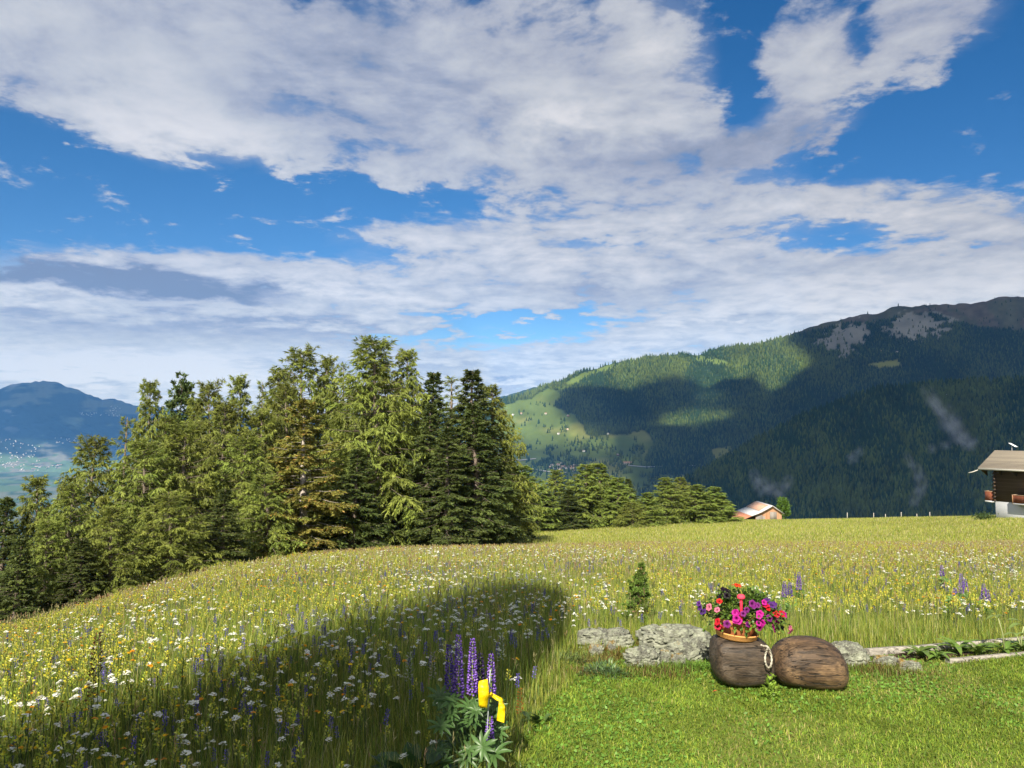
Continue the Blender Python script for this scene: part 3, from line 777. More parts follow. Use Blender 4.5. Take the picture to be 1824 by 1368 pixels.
TREES = [  # heading of the top, its height line, distance, crown width in the picture, kind, label
    (690, 611, 66, 205, 'larch_fork', 'tallest larch of the grove, feathery and broad with its top above every other'),
    (545, 712, 58, 150, 'spruce_cone', 'spruce with orange brown cone laden sprays and a pale trunk showing through'),
    (550, 630, 74, 150, 'larch_wide', 'broad larch rising straight behind the orange brown spruce'),
    (500, 663, 78, 120, 'larch', 'larch with a sloping shoulder, next beyond the orange brown spruce towards the valley'),
    (425, 674, 76, 110, 'larch', 'slim pointed larch in the middle of the skyline between two lower crowns'),
    (384, 690, 72, 120, 'larch_wide', 'rounded pale larch just beside the slim pointed larch of the skyline'),
    (326, 688, 80, 95, 'pine', 'dark round topped pine standing out among the pale larches'),
    (265, 684, 66, 105, 'larch', 'spiky larch with a narrow ragged spire, last tall one towards the valley'),
    (221, 743, 64, 80, 'larch_thin', 'thin half bare larch beside the spiky spire'),
    (168, 788, 54, 140, 'larch_wide', 'wide larch with a visible trunk standing before the valley town'),
    (67, 853, 48, 120, 'larch', 'low larch at the valley end of the grove with a blunt top'),
    (8, 888, 46, 120, 'spruce', 'dark spruce cut by the edge of the picture below the valley town'),
    (118, 868, 45, 120, 'larch_wide', 'small larch filling the gap before the wide larch at the valley end'),
    (248, 792, 54, 150, 'larch_wide', 'bushy larch in front of the spiky spire'),
    (338, 762, 56, 160, 'larch_fork', 'large loose larch in front of the dark round topped pine'),
    (432, 785, 58, 140, 'larch_wide', 'full larch standing before the slim pointed one, beside the orange brown spruce'),
    (462, 680, 84, 70, 'larch_thin', 'sparse slender larch seen through a gap of the skyline'),
    (611, 648, 82, 66, 'larch_thin', 'bare pointed spar of a larch beside the tallest one'),
    (585, 640, 78, 100, 'larch', 'narrow larch standing between the broad larch and the bare spar'),
    (728, 627, 70, 110, 'larch', 'second spire leaning on the tallest larch'),
    (645, 700, 72, 130, 'larch_wide', 'shaded larch low in the gap before the bare spar'),
    (775, 664, 72, 130, 'spruce', 'dark spruce in the deep shade behind the tallest larch'),
    (832, 660, 70, 150, 'spruce', 'dark spruce with drooping tiers at the meadow end of the tall grove'),
    (800, 672, 78, 100, 'larch_thin', 'grey topped larch half bare over the dark spruces'),
    (872, 690, 74, 120, 'larch', 'outermost larch of the tall grove, leaning over the shaded strip of meadow'),
    (400, 872, 50, 110, 'spruce', 'small dark spruce low at the edge of the flower meadow'),
    (480, 850, 56, 120, 'larch_wide', 'low larch between the small dark spruce and the orange brown spruce'),
    (760, 720, 64, 110, 'spruce', 'spruce standing in the black gap beside the tallest larch'),
    (296, 885, 47, 140, 'larch_wide', 'low spreading larch whose boughs touch the flowers of the meadow'),
    (205, 905, 44, 130, 'larch', 'low larch leaning out over the steep meadow edge'),
    (-50, 900, 50, 120, 'larch', 'larch mostly outside the picture at the valley end'),
    (630, 800, 60, 120, 'spruce', 'small spruce in the shade between the orange brown spruce and the tallest larch'),
    (150, 960, 42, 110, 'spruce', 'short dark spruce just under the steep meadow edge'),
    (30, 960, 40, 110, 'spruce', 'short spruce in the lowest corner of the grove'),
    (362, 800, 68, 120, 'spruce', 'dark spruce in the depth behind the loose larch'),
    (900, 800, 84, 90, 'spruce', 'spruce half hidden behind the outermost larch'),
    (300, 745, 70, 120, 'larch', 'larch filling the dip between the spiky spire and the dark pine'),
    (355, 715, 78, 110, 'larch', 'grey green larch looking over the loose larch'),
    (405, 725, 68, 120, 'larch_wide', 'middle larch of the grove below the slim pointed one'),
    (470, 735, 66, 120, 'larch', 'larch in the second row between the slim pointed one and the sloping one'),
    (520, 690, 70, 110, 'larch_wide', 'larch shoulder showing just behind the orange brown spruce'),
    (665, 655, 74, 120, 'larch_wide', 'larch crown swelling behind the tallest larch'),
    (850, 720, 66, 120, 'spruce', 'shorter dark toned tree in front of the dark spruce with drooping tiers'),  # spruce kind picked for its dark tone, standing in for grove shade
    (800, 760, 62, 110, 'spruce', 'shaded spruce at the foot of the dark spruces'),
    (90, 930, 43, 120, 'larch', 'low larch over the shortest spruces of the corner'),
    (935, 831, 112, 112, 'pine_light', 'rounded pale pine that begins the lower row beyond the shaded strip'),
    (990, 838, 126, 84, 'larch', 'slender larch with a thin pale top in the lower row'),
    (1040, 829, 118, 96, 'pine_light', 'broad light green pine in the middle of the lower row'),
    (1070, 827, 124, 96, 'pine_light', 'highest light green pine of the lower row'),
    (1098, 852, 118, 84, 'pine_light', 'light green pine stepping down at the end of the first clump'),
    (1122, 853, 122, 56, 'spruce', 'small pointed tree alone at the gap of the lower row'),
    (1152, 878, 116, 66, 'pine_light', 'low rounded pine just past the gap of the lower row'),
    (1188, 852, 124, 76, 'pine_light', 'first tall pine of the second clump in the lower row'),
    (1210, 851, 128, 70, 'larch', 'pointed larch in the second clump of the lower row'),
    (1240, 864, 124, 76, 'pine_light', 'rounded pine in the second clump stepping down towards the barn'),
    (1268, 868, 126, 76, 'pine_light', 'broad pine next to last before the rusty barn'),
    (1284, 884, 126, 60, 'pine_light', 'last low pine before the rusty barn'),
    (905, 878, 100, 84, 'larch_wide', 'light green low larch at the corner of the shaded strip'),
    (972, 880, 114, 90, 'spruce', 'dark spruce low in the row behind the thin grey topped tree'),
    (1012, 872, 114, 80, 'spruce', 'dark spruce filling the row before the broad light pine'),
    (1128, 896, 114, 60, 'larch_wide', 'low pale shrub like larch at the foot of the small pointed tree'),
]


def plant_tree(u, v, y, w, kind, label, name, cat='tree', group=None, sink=.3):
    crown, trunk, (H, R) = KINDS[kind]
    top = unproj(u, v, y); gz = float(ground_z(top[0], top[1]))
    h = float(top[2]) - gz + sink
    sx = w / F_PX * y * .5 / R * (1.32 if y > 95 else 1.7 if kind == 'larch_wide' else 1.52)
    t = empty(name, (float(top[0]), y, gz - sink), label, cat, group, random.uniform(0, 6.28))
    t.scale = (sx, sx, h / H)
    for nm, me in (('crown', crown), ('trunk', trunk)): link(nm, me, t)
    return t


random.seed(5)
NAMES = {'larch': 'larch_tree', 'larch_wide': 'larch_tree', 'larch_fork': 'larch_tree', 'larch_thin': 'larch_tree', 'spruce': 'spruce_tree', 'spruce_cone': 'spruce_tree', 'pine': 'pine_tree', 'pine_light': 'pine_tree'}
for (u, v, y, w, k, lab) in TREES:
    plant_tree(u, v, y, w, k, lab, NAMES[k], group='conifers of the tall grove' if y < 90 else 'trees of the lower row')
# ------------------------------------------------------------------ grass (uncountable)
def blades(P, h, w, yaw, bend, K):
    """curved blades of two quads each"""
    n = len(P)
    sx, sy = np.cos(yaw), np.sin(yaw)
    side = np.stack([sx, sy, 0 * sx], 1) * (w * .5)[:, None]
    fw = np.stack([-sy, sx, 0 * sx], 1)
    up = np.array([0, 0, 1.0])
    m = P + up * (h * .55)[:, None] + fw * (bend * h * .30)[:, None]
    t = P + up * (h * (1 - .25 * bend ** 2))[:, None] + fw * (bend * h * .95)[:, None]
    V = np.stack([P - side, P + side, m + side * .8, m - side * .8, t + side * .12, t - side * .12], 1).reshape(-1, 3)
    b = np.arange(n)[:, None] * 6
    F = np.concatenate([b + np.array([[0, 1, 2, 3]]), b + np.array([[3, 2, 4, 5]])])
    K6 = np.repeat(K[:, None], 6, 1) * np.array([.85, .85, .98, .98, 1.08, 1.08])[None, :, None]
    return V, F, K6.reshape(-1, 3)


def sample_zone(n, y0, y1, power, r, spread=1.2):
    """points of the meadow in front of the viewer, denser near by"""
    q = r.random(n)
    y = (y0 ** power + q * (y1 ** power - y0 ** power)) ** (1 / power)
    x = y * r.uniform(-.66 * spread, .66 * spread, n)
    return x, y


def on_ground(x, y): return np.stack([x, y, ground_z(x, y)], 1)


G_GREEN, G_YEL, G_STRAW, G_DARK = np.array([.180, .275, .040]), np.array([.325, .350, .062]), np.array([.44, .40, .19]), np.array([.085, .155, .030])


def grass_field(name, label, x, y, r, hlo, hhi, wlo, whi, cols, wts, patch=.6):
    P = on_ground(x, y); n = len(P)
    f = fbm(x * patch, y * patch, 3, 14)
    k = r.choice(len(cols), n, p=np.array(wts) / sum(wts))
    K = np.array(cols)[k] * r.uniform(.72, 1.3, (n, 1)) * (.72 + .56 * f)[:, None]
    h = r.uniform(hlo, hhi, n) * (.7 + .6 * f) * (1 if hhi < .1 else .45 + .55 * sstep(-lawn_d(x, y), 0, 1.3))
    V, F, Kc = blades(P, h, r.uniform(wlo, whi, n), r.uniform(0, 6.28, n), np.abs(r.normal(.25, .28, n)).clip(0, 1.0), K)
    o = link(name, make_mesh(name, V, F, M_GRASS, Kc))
    return tagit(o, label, 'grass', kind='stuff')


def build_grass():
    r = np.random.default_rng(21)
    # lawn
    n = 350000
    x = r.uniform(-1.2, 6.5, n); y = r.uniform(2.6, 7.0, n)
    ok = (lawn_d(x, y) > -.04) & (np.abs(x) < y * .80 + .9); x, y = x[ok], y[ok]
    dry = sstep(fbm(x * 1.3, y * 1.3, 4, 66), .50, .72)
    ok = r.random(len(x)) > dry * .45; x, y, dry = x[ok], y[ok], dry[ok]
    P = on_ground(x, y); n = len(x)
    cols = np.array([[.195, .290, .034], [.285, .335, .046], [.140, .235, .032], [.32, .285, .10]])
    k = np.where(r.random(n) < .05 + .30 * dry, 3, r.choice(3, n, p=[.45, .35, .20]))
    K = cols[k] * r.uniform(.65, 1.35, (n, 1)) * (.62 + .76 * fbm(x * 5, y * 5, 3, 15))[:, None]
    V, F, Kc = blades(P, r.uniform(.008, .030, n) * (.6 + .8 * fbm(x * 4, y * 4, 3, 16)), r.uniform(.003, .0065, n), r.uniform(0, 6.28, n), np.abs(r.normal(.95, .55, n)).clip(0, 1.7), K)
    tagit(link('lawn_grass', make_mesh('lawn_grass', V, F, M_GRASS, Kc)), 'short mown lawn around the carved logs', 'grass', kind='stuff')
    # clover and plantain leaves in the lawn
    n = 34000
    x = r.uniform(-.6, 6, n); y = r.uniform(2.8, 6.6, n)
    ok = (lawn_d(x, y) > -.02) & (np.abs(x) < y * .78 + .2) & (r.random(n) < sstep(fbm(x * 1.7, y * 1.7, 3, 18), .36, .62)); x, y = x[ok], y[ok]; n = len(x)
    D = r.normal(0, 1, (n, 3)) * [1, 1, .25]; D[:, 2] += .35; D /= np.linalg.norm(D, axis=1, keepdims=True)
    V, F = sliver_quads(on_ground(x, y) + np.array([0, 0, .012]), D, r.uniform(.012, .032, n), r.uniform(.010, .020, n), r)
    tagit(link('lawn_clover', make_mesh('lawn_clover', V, F, M_GRASS, np.repeat(np.array([.14, .25, .040]) * r.uniform(.7, 1.4, (n, 1)), 4, 0))), 'clover leaves scattered through the lawn', 'ground cover', kind='stuff')
    MC = [G_GREEN, G_YEL, G_STRAW, G_DARK]
    # near meadow: a thick low storey and a thinner tall one
    x, y = sample_zone(400000, 2.4, 17, 1.2, r)
    ok = lawn_d(x, y) < .02; x, y = x[ok], y[ok]
    grass_field('meadow_grass', 'thick flowering meadow grass close by', x, y, r, .06, .21, .0024, .0056, MC, [4.2, 5.2, .9, 1.0])
    x, y = sample_zone(70000, 2.4, 17, 1.15, r)
    ok = lawn_d(x, y) < -.25; x, y = x[ok], y[ok]
    grass_field('meadow_grass_tall', 'taller blades standing over the meadow', x, y, r, .18, .34, .002, .004, MC, [3, 5.5, 1.6, .5])
    x, y = sample_zone(260000, 15, 44, 1.3, r)
    grass_field('meadow_grass_far', 'tall meadow grass up to the rim of the slope', x, y, r, .14, .34, .009, .020, MC, [2.6, 6, 2.0, .3], .25)
    x, y = sample_zone(330000, 42, 190, 1.3, r)
    ok = ~((x < -.16 * y) & (y > 62)); x, y = x[ok], y[ok]
    grass_field('hillside_grass', 'paler grass of the farther slope', x, y, r, .12, .30, .028, .065, MC, [1.6, 5.5, 2.6, .2], .06)
    # seed heads: tall thin stalks with a feathery tip
    x, y = sample_zone(30000, 3, 38, 1.2, r); ok = (lawn_d(x, y) < -.15) & ((y > 10) | (r.random(len(x)) < .45)); x, y = x[ok], y[ok]
    P = on_ground(x, y); n = len(P); h = r.uniform(.24, .46, n) * np.where(y < 6, .85, 1)
    wid = np.clip(.0013 * y / 4, .0016, .010)
    ben = np.abs(r.normal(.12, .1, n)); yaw = r.uniform(0, 6.28, n)
    col = np.where(r.random((n, 1)) < .35, np.array([.30, .19, .11]), np.array([.36, .32, .15])) * r.uniform(.7, 1.2, (n, 1))
    V, F, K = blades(P, h, wid, yaw, ben, col)
    tipp = P + np.stack([-np.sin(yaw) * ben * h * .8, np.cos(yaw) * ben * h * .8, h * .84], 1)
    m = 5
    D = r.normal(0, .35, (n * m, 3)) + np.array([0, 0, 1.0]); D /= np.linalg.norm(D, axis=1, keepdims=True)
    TP = np.repeat(tipp, m, 0) + D * 0 + np.array([0, 0, 1]) * (np.tile(np.arange(m), n) * .010)[:, None]
    V2, F2 = sliver_quads(TP, D, np.full(n * m, .026), np.repeat(wid * 2.6, m), r)
    K2 = np.repeat(np.repeat(col, m, 0), 4, 0) * 1.15
    o = link('seed_head_grass', make_mesh('seed_head_grass', np.concatenate([V, V2]), np.concatenate([F, F2 + len(V)]), M_GRASS, np.concatenate([K, K2])))
    tagit(o, 'straw coloured seed stalks swaying over the meadow', 'grass', kind='stuff')


build_grass()


# ------------------------------------------------------------------ meadow flowers
def disc(c, rad, k, nrm_tilt, r, dome=.15):
    a = np.arange(k) * 2 * math.pi / k + r.uniform(0, 1)
    rr = rad * r.uniform(.8, 1.2, k)
    V = np.stack([rr * np.cos(a), rr * np.sin(a), np.full(k, -dome * rad)], 1)
    V[:, 2] += nrm_tilt[0] * V[:, 0] + nrm_tilt[1] * V[:, 1]
    V = np.concatenate([[[0, 0, 0]], V]) + np.asarray(c)
    F = np.array([[0, 1 + i, 1 + (i + 1) % k] for i in range(k)])
    return V, F


def umbel_mesh(seed):
    r = np.random.default_rng(seed); m = MB(); h = .34
    m.tube([(0, 0, 0), (.012, .004, h * .5), (.0, .0, h * .9)], .0022, 4, (.10, .15, .04), cap=False)
    for i in range(15):
        q = math.sqrt((i + .5) / 15); a = i * 2.4
        p = np.array([q * .027 * math.cos(a), q * .024 * math.sin(a), h + .004 * r.normal() - .012 * q * q])
        m.add([(0, 0, h * .88), p, p + [.0015, 0, -.001]], [[0, 1, 2]], (.12, .17, .05))
        V, F = disc(p, .0085, 6, r.normal(0, .25, 2), r)
        c = np.array([.78, .78, .70]) * r.uniform(.8, 1.05)
        m.add(V, F, c)
    return m


def spike_mesh(seed, cols, h=.34, sl=.10, rad=.011, n=22):
    r = np.random.default_rng(seed); m = MB()
    m.tube([(0, 0, 0), (.01, .0, h * .6), (.0, .01, h)], .0022, 4, (.08, .12, .04), cap=False)
    for i in range(n):
        z = h - sl * (i / n); a = i * 2.4; R = rad * (.35 + .65 * i / n) * r.uniform(.7, 1.2)
        p = np.array([math.cos(a) * R, math.sin(a) * R, z]); d = np.array([math.cos(a), math.sin(a), .5])
        s = np.array([-math.sin(a), math.cos(a), 0]) * .0042
        c = np.array(cols[i % len(cols)]) * r.uniform(.7, 1.2)
        m.add([p * [.3, .3, 1], p + s, p + d * .008, p - s], [[0, 1, 2, 3]], c)
        m.add([p, p + [0, 0, .008], p + d * .012, p - [0, 0, .006]], [[0, 1, 2, 3]], c)
    return m


def daisy_mesh(seed, petal, eye, h=.30, rad=.014):
    r = np.random.default_rng(seed); m = MB()
    m.tube([(0, 0, 0), (.01, .0, h * .6), (.0, .008, h)], .0018, 4, (.09, .14, .03), cap=False)
    tl = r.normal(0, .3, 2)
    for i in range(11):
        a = i * 2 * math.pi / 11; b = a + .22
        p = lambda t, q: np.array([q * math.cos(t), .008 + q * math.sin(t), h + tl[0] * q * math.cos(t) + tl[1] * q * math.sin(t)])
        m.add([p(a, .004), p(a - .2, rad * .8), p(a, rad), p(b, rad * .8)], [[0, 1, 2, 3]], np.array(petal) * r.uniform(.85, 1.05))
    V, F = disc((0, .008, h + .002), .006, 6, tl, r, .3); m.add(V, F, eye)
    return m


def bit_mesh(seed, col, h=.28, rad=.011):
    r = np.random.default_rng(seed); m = MB()
    m.tube([(0, 0, 0), (.01, .0, h * .6), (.0, .008, h)], .0018, 4, (.09, .14, .03), cap=False)
    for j in range(3):
        V, F = disc((r.normal(0, .004), .008 + r.normal(0, .004), h + j * .003), rad * (1 - .2 * j), 7, r.normal(0, .3, 2), r, -.25 + .1 * j); m.add(V, F, np.array(col) * (1 - .12 * j))
    return m


def arrays(m):
    V, F, K = np.concatenate(m.V), np.concatenate(m.F), np.concatenate(m.K)
    return V, F, K


VIOLET = [(.10, .075, .36), (.14, .10, .44), (.22, .17, .52), (.07, .05, .26)]
FLOWERS = [  # name, meshes, individuals, rest near, rest far, size range, label, category, group, stuff label, patch seed
    ('yarrow_flower', [umbel_mesh(i) for i in range(4)], 300, 2500, 3600, (.48, .88), 'flat white yarrow head on a thin stem in the meadow', 'wildflower', 'white yarrow heads in the meadow', 'white umbels spread over the meadow beyond the nearest ones', 1),
    ('meadow_sage', [spike_mesh(10 + i, VIOLET) for i in range(4)], 280, 1500, 1800, (.5, .85), 'blue violet spike of meadow sage among the grass', 'wildflower', 'violet sage spikes in the meadow', 'blue violet flower spikes farther up the meadow', 2),
    ('yellow_rattle', [spike_mesh(20 + i, [(.58, .54, .05), (.28, .36, .05), (.52, .52, .12)], .27, .06, .010, 14) for i in range(4)], 290, 6000, 7000, (.75, 1.3), 'pale yellow rattle spike among the grass', 'wildflower', 'yellow rattle in the meadow', 'yellow rattle spread over the whole meadow', 3),
    ('ox_eye_daisy', [daisy_mesh(30 + i, (.80, .80, .76), (.60, .38, .02)) for i in range(3)], 160, 900, 2200, (.6, 1.0), 'small white daisy with a yellow eye in the meadow', 'wildflower', 'white daisies in the meadow', 'white daisies dotted over the far meadow', 4),
    ('hawkbit_flower', [bit_mesh(40 + i, c) for i, c in enumerate([(.72, .42, .01), (.78, .52, .02), (.70, .30, .01)])], 160, 1300, 1800, (.7, 1.2), 'small golden hawkbit flower in the meadow', 'wildflower', 'golden hawkbits in the meadow', 'golden flowers dotted over the far meadow', 5),
]


def build_flowers():
    r = np.random.default_rng(33)
    for (name, ms, ni, nn, nf, sz, lab, cat, grp, slab, ps) in FLOWERS:
        x, y = sample_zone(int((ni + nn) * 3.2), 3.3, 16, 1.35, r, 1.08)
        patch = fbm(x * .45, y * .45, 3, 100 + ps)
        ok = (lawn_d(x, y) < -.12) & (r.random(len(x)) < sstep(patch, .34, .66) + .12)
        x, y = x[ok], y[ok]
        x, y = x[:ni + nn], y[:ni + nn]
        ok = (lawn_d(x, y) < -.9) | (r.random(len(x)) < .25); x, y = x[ok], y[ok]
        infr = np.abs(x / y) < .66
        rank = np.argsort(np.where(infr, y, y + 100)); x, y = x[rank], y[rank]
        P = on_ground(x, y); n = len(P)
        meshes = [m.mesh(name, M_PETAL) for m in ms]
        scl = r.uniform(sz[0], sz[1], n); yaw = r.uniform(0, 6.28, n)
        proto = None
        for i in range(min(ni, n)):
            o = link(name, meshes[i % len(meshes)], None, P[i] + np.array([0, 0, -.01]))
            o.scale = (scl[i],) * 3; o.rotation_euler = (r.normal(0, .10), r.normal(0, .10), yaw[i])
            tagit(o, lab, cat, grp)
        # the many beyond: one object
        x2, y2 = sample_zone(nf * 2, 15, 36, 1.2, r)
        pt = fbm(x2 * .2, y2 * .2, 3, 100 + ps); ok = r.random(len(x2)) < sstep(pt, .32, .7) + .15
        P2 = on_ground(x2[ok], y2[ok])[:nf]
        Q = np.concatenate([P[ni:], P2]); big = np.concatenate([scl[ni:], r.uniform(sz[0], sz[1], len(P2)) * 1.2])
        Vs, Fs, Ks, off = [], [], [], 0
        for k, m in enumerate(ms):
            V, F, K = arrays(m); sel = np.arange(len(Q)) % len(ms) == k
            X, Fa, Kc = scatter(V, F, K, Q[sel], r.uniform(0, 6.28, sel.sum()), big[sel], None, r.normal(0, .12, (sel.sum(), 2)))
            Vs.append(X); Fs.append(Fa + off); Ks.append(Kc); off += len(X)
        Fq = np.concatenate(Fs); mm = MB(); mm.V, mm.F, mm.K, mm.M = Vs, Fs, Ks, [np.zeros(len(Fq))]
        tagit(mm.obj(name + '_drift', M_PETAL), slab, 'wildflowers', kind='stuff')


build_flowers()
# ------------------------------------------------------------------ rocks
def ico(sub):
    import bmesh
    bm = bmesh.new(); bmesh.ops.create_icosphere(bm, subdivisions=sub, radius=1.0)
    V = np.array([v.co[:] for v in bm.verts]); F = np.array([[v.index for v in f.verts] for f in bm.faces]); bm.free()
    return V, F


ICO5, ICO3, ICO2, ICO1 = ico(6), ico(4), ico(3), ico(2)


def noise3(V, s, seed, o=4):
    return (fbm(V[:, 0] * s + 11, V[:, 1] * s + 3 + V[:, 2] * s * .7, o, seed) + fbm(V[:, 1] * s - 5, V[:, 2] * s + 9 - V[:, 0] * s * .6, o, seed + 5) + fbm(V[:, 2] * s + 7, V[:, 0] * s - 2 + V[:, 1] * s * .5, o, seed + 9)) / 3


def rock_mat():
    m, N = new_mat('lichened_rock')
    co = N.n('ShaderNodeTexCoord').outputs['Object']
    a = N.noise(co, 9, 8, .62); b = N.noise(N.vm('ADD', co, (4, 2, 1)), 26, 6, .65); c = N.noise(N.vm('ADD', co, (1, 7, 3)), 5.5, 5, .6)
    col = N.mix(N.ramp(a, .35, .68), (.10, .10, .085, 1), (.26, .27, .21, 1))
    col = N.mix(N.ramp(b, .48, .62), col, (.23, .245, .185, 1))
    col = N.mix(N.m('MULTIPLY', N.ramp(b, .63, .72), .8), col, (.09, .085, .06, 1))
    col = N.mix(N.m('MULTIPLY', N.ramp(c, .60, .68), N.ramp(b, .3, .6)), col, (.20, .125, .025, 1))
    vo = N.n('ShaderNodeTexVoronoi', feature='DISTANCE_TO_EDGE'); N.t.links.new(N.vm('MULTIPLY', co, (6, 6, 13)), vo.inputs['Vector'])
    crack = N.ramp(vo.outputs['Distance'], .0, .05)
    h = N.m('ADD', N.m('MULTIPLY', a, .7), N.m('ADD', N.m('MULTIPLY', b, .35), N.m('MULTIPLY', crack, .18)))
    finish(N, principled(N, col, .92, .15, bump(N, h, .8, .024))); return m


M_ROCK = rock_mat()


def make_rock(u0, u1, vt, vb, depth, label, seed, sharp=3.2, y=None):
    g = ground_at((u0 + u1) / 2, vb); y0 = g[1] if y is None else y
    w = (u1 - u0) / F_PX * y0
    top = float(unproj(0, vt, y0 + depth * .55)[2]); h = top - g[2] + .05
    V, F = ICO5; r = np.random.default_rng(seed)
    P = V / (np.abs(V) ** sharp).sum(1, keepdims=True) ** (1 / sharp)
    st = np.array([1.0, depth / w, h / w]) * .9
    Q = P * st
    n1 = noise3(Q * 1.0, 2.1, seed); n2 = noise3(Q, 6, seed + 1); 
    n4 = np.abs(noise3(Q * [1, 1, 2.2], 3.6, seed + 2) - .5) * 2
    k = 1 + .95 * (n1 - .5) + .34 * (n2 - .5) - .22 * np.exp(-(n4 / .06) ** 2)
    P = P * k[:, None]
    P = P * np.array([w * .5, depth * .5, h * .62]) / np.array([np.abs(P[:, 0]).max(), np.abs(P[:, 1]).max(), P[:, 2].max()])
    P[:, 2] += h * .36
    o = link('rock', make_mesh('rock', P, F, M_ROCK, None, True), None, (float(unproj((u0 + u1) / 2, vb, y0)[0]), y0 + depth * .5, float(g[2]) - .03))
    return tagit(o, label, 'rock', 'lichen covered rocks beside the lawn')


make_rock(1140, 1278, 1113, 1165, .36, 'largest grey green rock, humped and lichened, beside the flower pot', 2)
make_rock(1030, 1134, 1121, 1156, .26, 'long low pale rock at the outer end of the rock row', 5)
make_rock(1112, 1186, 1154, 1191, .20, 'broken rock at the lawn edge in front of the largest rock', 8)
make_rock(1195, 1226, 1167, 1188, .11, 'small rounded stone in the grass near the flower pot log', 12)
make_rock(1082, 1100, 1144, 1166, .10, 'little upright stone among brown moss below the low pale rock', 15)
make_rock(1485, 1562, 1149, 1190, .30, 'pale flat topped rock beside the bell shaped log', 18)
make_rock(1562, 1612, 1170, 1190, .14, 'flat stone slab between the flat topped rock and the planks', 22, 4)
make_rock(1606, 1648, 1178, 1197, .12, 'smallest flat stone at the corner of the plank bed', 25, 4)
make_rock(1232, 1276, 1136, 1178, .16, 'dark edged rock wedged between the largest rock and the barrel shaped log', 41)
make_rock(1160, 1200, 1160, 1186, .12, 'low grey rock lump under the front of the largest rock', 44)
make_rock(1050, 1078, 1150, 1172, .10, 'half buried stone below the long low pale rock', 47)
make_rock(1190, 1268, 1140, 1180, .2, 'ledge of layered rock under the largest rock, next to the dark log', 28)

# ------------------------------------------------------------------ carved logs
YL = 5.36


def wood_mat(name, dark, mid, light, stretch=(2.0, 16, 16), crack=.5, gloss=.55):
    m, N = new_mat(name)
    co = N.n('ShaderNodeTexCoord').outputs['Object']
    w = N.n('ShaderNodeTexNoise'); N.t.links.new(co, w.inputs['Vector']); w.inputs['Scale'].default_value = 3
    cw = N.vm('ADD', co, N.vm('MULTIPLY', w.outputs['Color'], (.05, .05, .05)))
    g = N.noise(N.vm('MULTIPLY', cw, stretch), 3.2, 7, .65)
    big = N.noise(co, 5.5, 4, .6)
    fine = N.noise(N.vm('MULTIPLY', cw, tuple(2 * s for s in stretch)), 6, 5, .7)
    col = N.mix(N.ramp(g, .35, .62), dark + (1,), mid + (1,))
    col = N.mix(N.m('MULTIPLY', N.ramp(big, .45, .68), N.ramp(fine, .3, .7)), col, light + (1,))
    ck = N.noise(N.vm('MULTIPLY', cw, (stretch[0] * .28, stretch[1] * .7, stretch[2] * .7)), 1.9, 3, .5)
    line = N.m('SUBTRACT', 1.0, N.ramp(N.m('ABSOLUTE', N.m('SUBTRACT', ck, .53)), .004, .016))
    col = N.mix(N.m('MULTIPLY', line, crack), col, (.012, .009, .007, 1))
    h = N.m('SUBTRACT', N.m('ADD', N.m('MULTIPLY', g, .5), N.m('MULTIPLY', fine, .35)), N.m('MULTIPLY', line, .9))
    finish(N, principled(N, col, gloss, .35, bump(N, h, .8, .012))); return m


M_LOG = wood_mat('weathered_dark_wood', (.020, .014, .010), (.062, .043, .028), (.135, .105, .080), crack=.95)
M_LOG2 = wood_mat('weathered_brown_wood', (.024, .015, .009), (.082, .050, .028), (.26, .165, .088), crack=.95)


def crop(cx, cy, y): return unproj(1200 + np.asarray(cx, float) / 5.3647, 1020 + np.asarray(cy, float) / 5.3647, y)


def loft(name, outline, dmax, yc, mat, label, ex=2.5, seed=0):
    o = np.array(outline, float); xs = np.linspace(o[0, 0], o[-1, 0], 72)
    xs = o[0, 0] + (o[-1, 0] - o[0, 0]) * (1 - np.cos(np.linspace(0, math.pi, 72))) / 2
    tp, bt = np.interp(xs, o[:, 0], o[:, 1]), np.interp(xs, o[:, 0], o[:, 2])
    ker = np.ones(5) / 5
    for _ in range(2):
        tp = np.convolve(np.pad(tp, 2, 'edge'), ker, 'valid'); bt = np.convolve(np.pad(bt, 2, 'edge'), ker, 'valid')
    T, B = crop(xs, tp, yc), crop(xs, bt, yc - dmax * .55)
    zc, hh = (T[:, 2] + B[:, 2]) / 2, (T[:, 2] - B[:, 2]) / 2
    d = dmax * np.clip(hh / hh.max(), .02, 1) ** .8
    a = np.linspace(0, 2 * math.pi, 64, endpoint=False)
    cs, sn = np.cos(a), np.sin(a)
    yy = yc + d[:, None] * np.sign(cs) * np.abs(cs) ** (2 / ex); zz = zc[:, None] + hh[:, None] * np.sign(sn) * np.abs(sn) ** (2 / ex)
    V = np.stack([np.repeat(T[:, :1], 64, 1), yy, zz], -1).reshape(-1, 3)
    V += (noise3(V * 1.0, 9, seed)[:, None] - .5) * .012 * np.array([.4, 1, 1]) + (noise3(V * [.5, 4, 4], 9, seed + 3)[:, None] - .5) * .009
    n = len(xs); F = []
    i = np.arange(n - 1)[:, None] * 64; j = np.arange(64)[None]; j2 = (j + 1) % 64
    F = np.stack([i + j, i + j2, i + 64 + j2, i + 64 + j], -1).reshape(-1, 4)
    mb = MB().add(V, F)
    mb.add(np.concatenate([V[:64], V[:64].mean(0)[None]]), [[64, k, (k + 1) % 64] for k in range(64)][::-1])
    mb.add(np.concatenate([V[-64:], V[-64:].mean(0)[None]]), [[64, (k + 1) % 64, k] for k in range(64)])
    base = V.mean(0); base[2] = float(ground_z(base[0], base[1]))
    for q in mb.V: q -= base
    return tagit(mb.obj(name, mat, None, True, base), label, 'carved log', 'carved logs on the lawn')


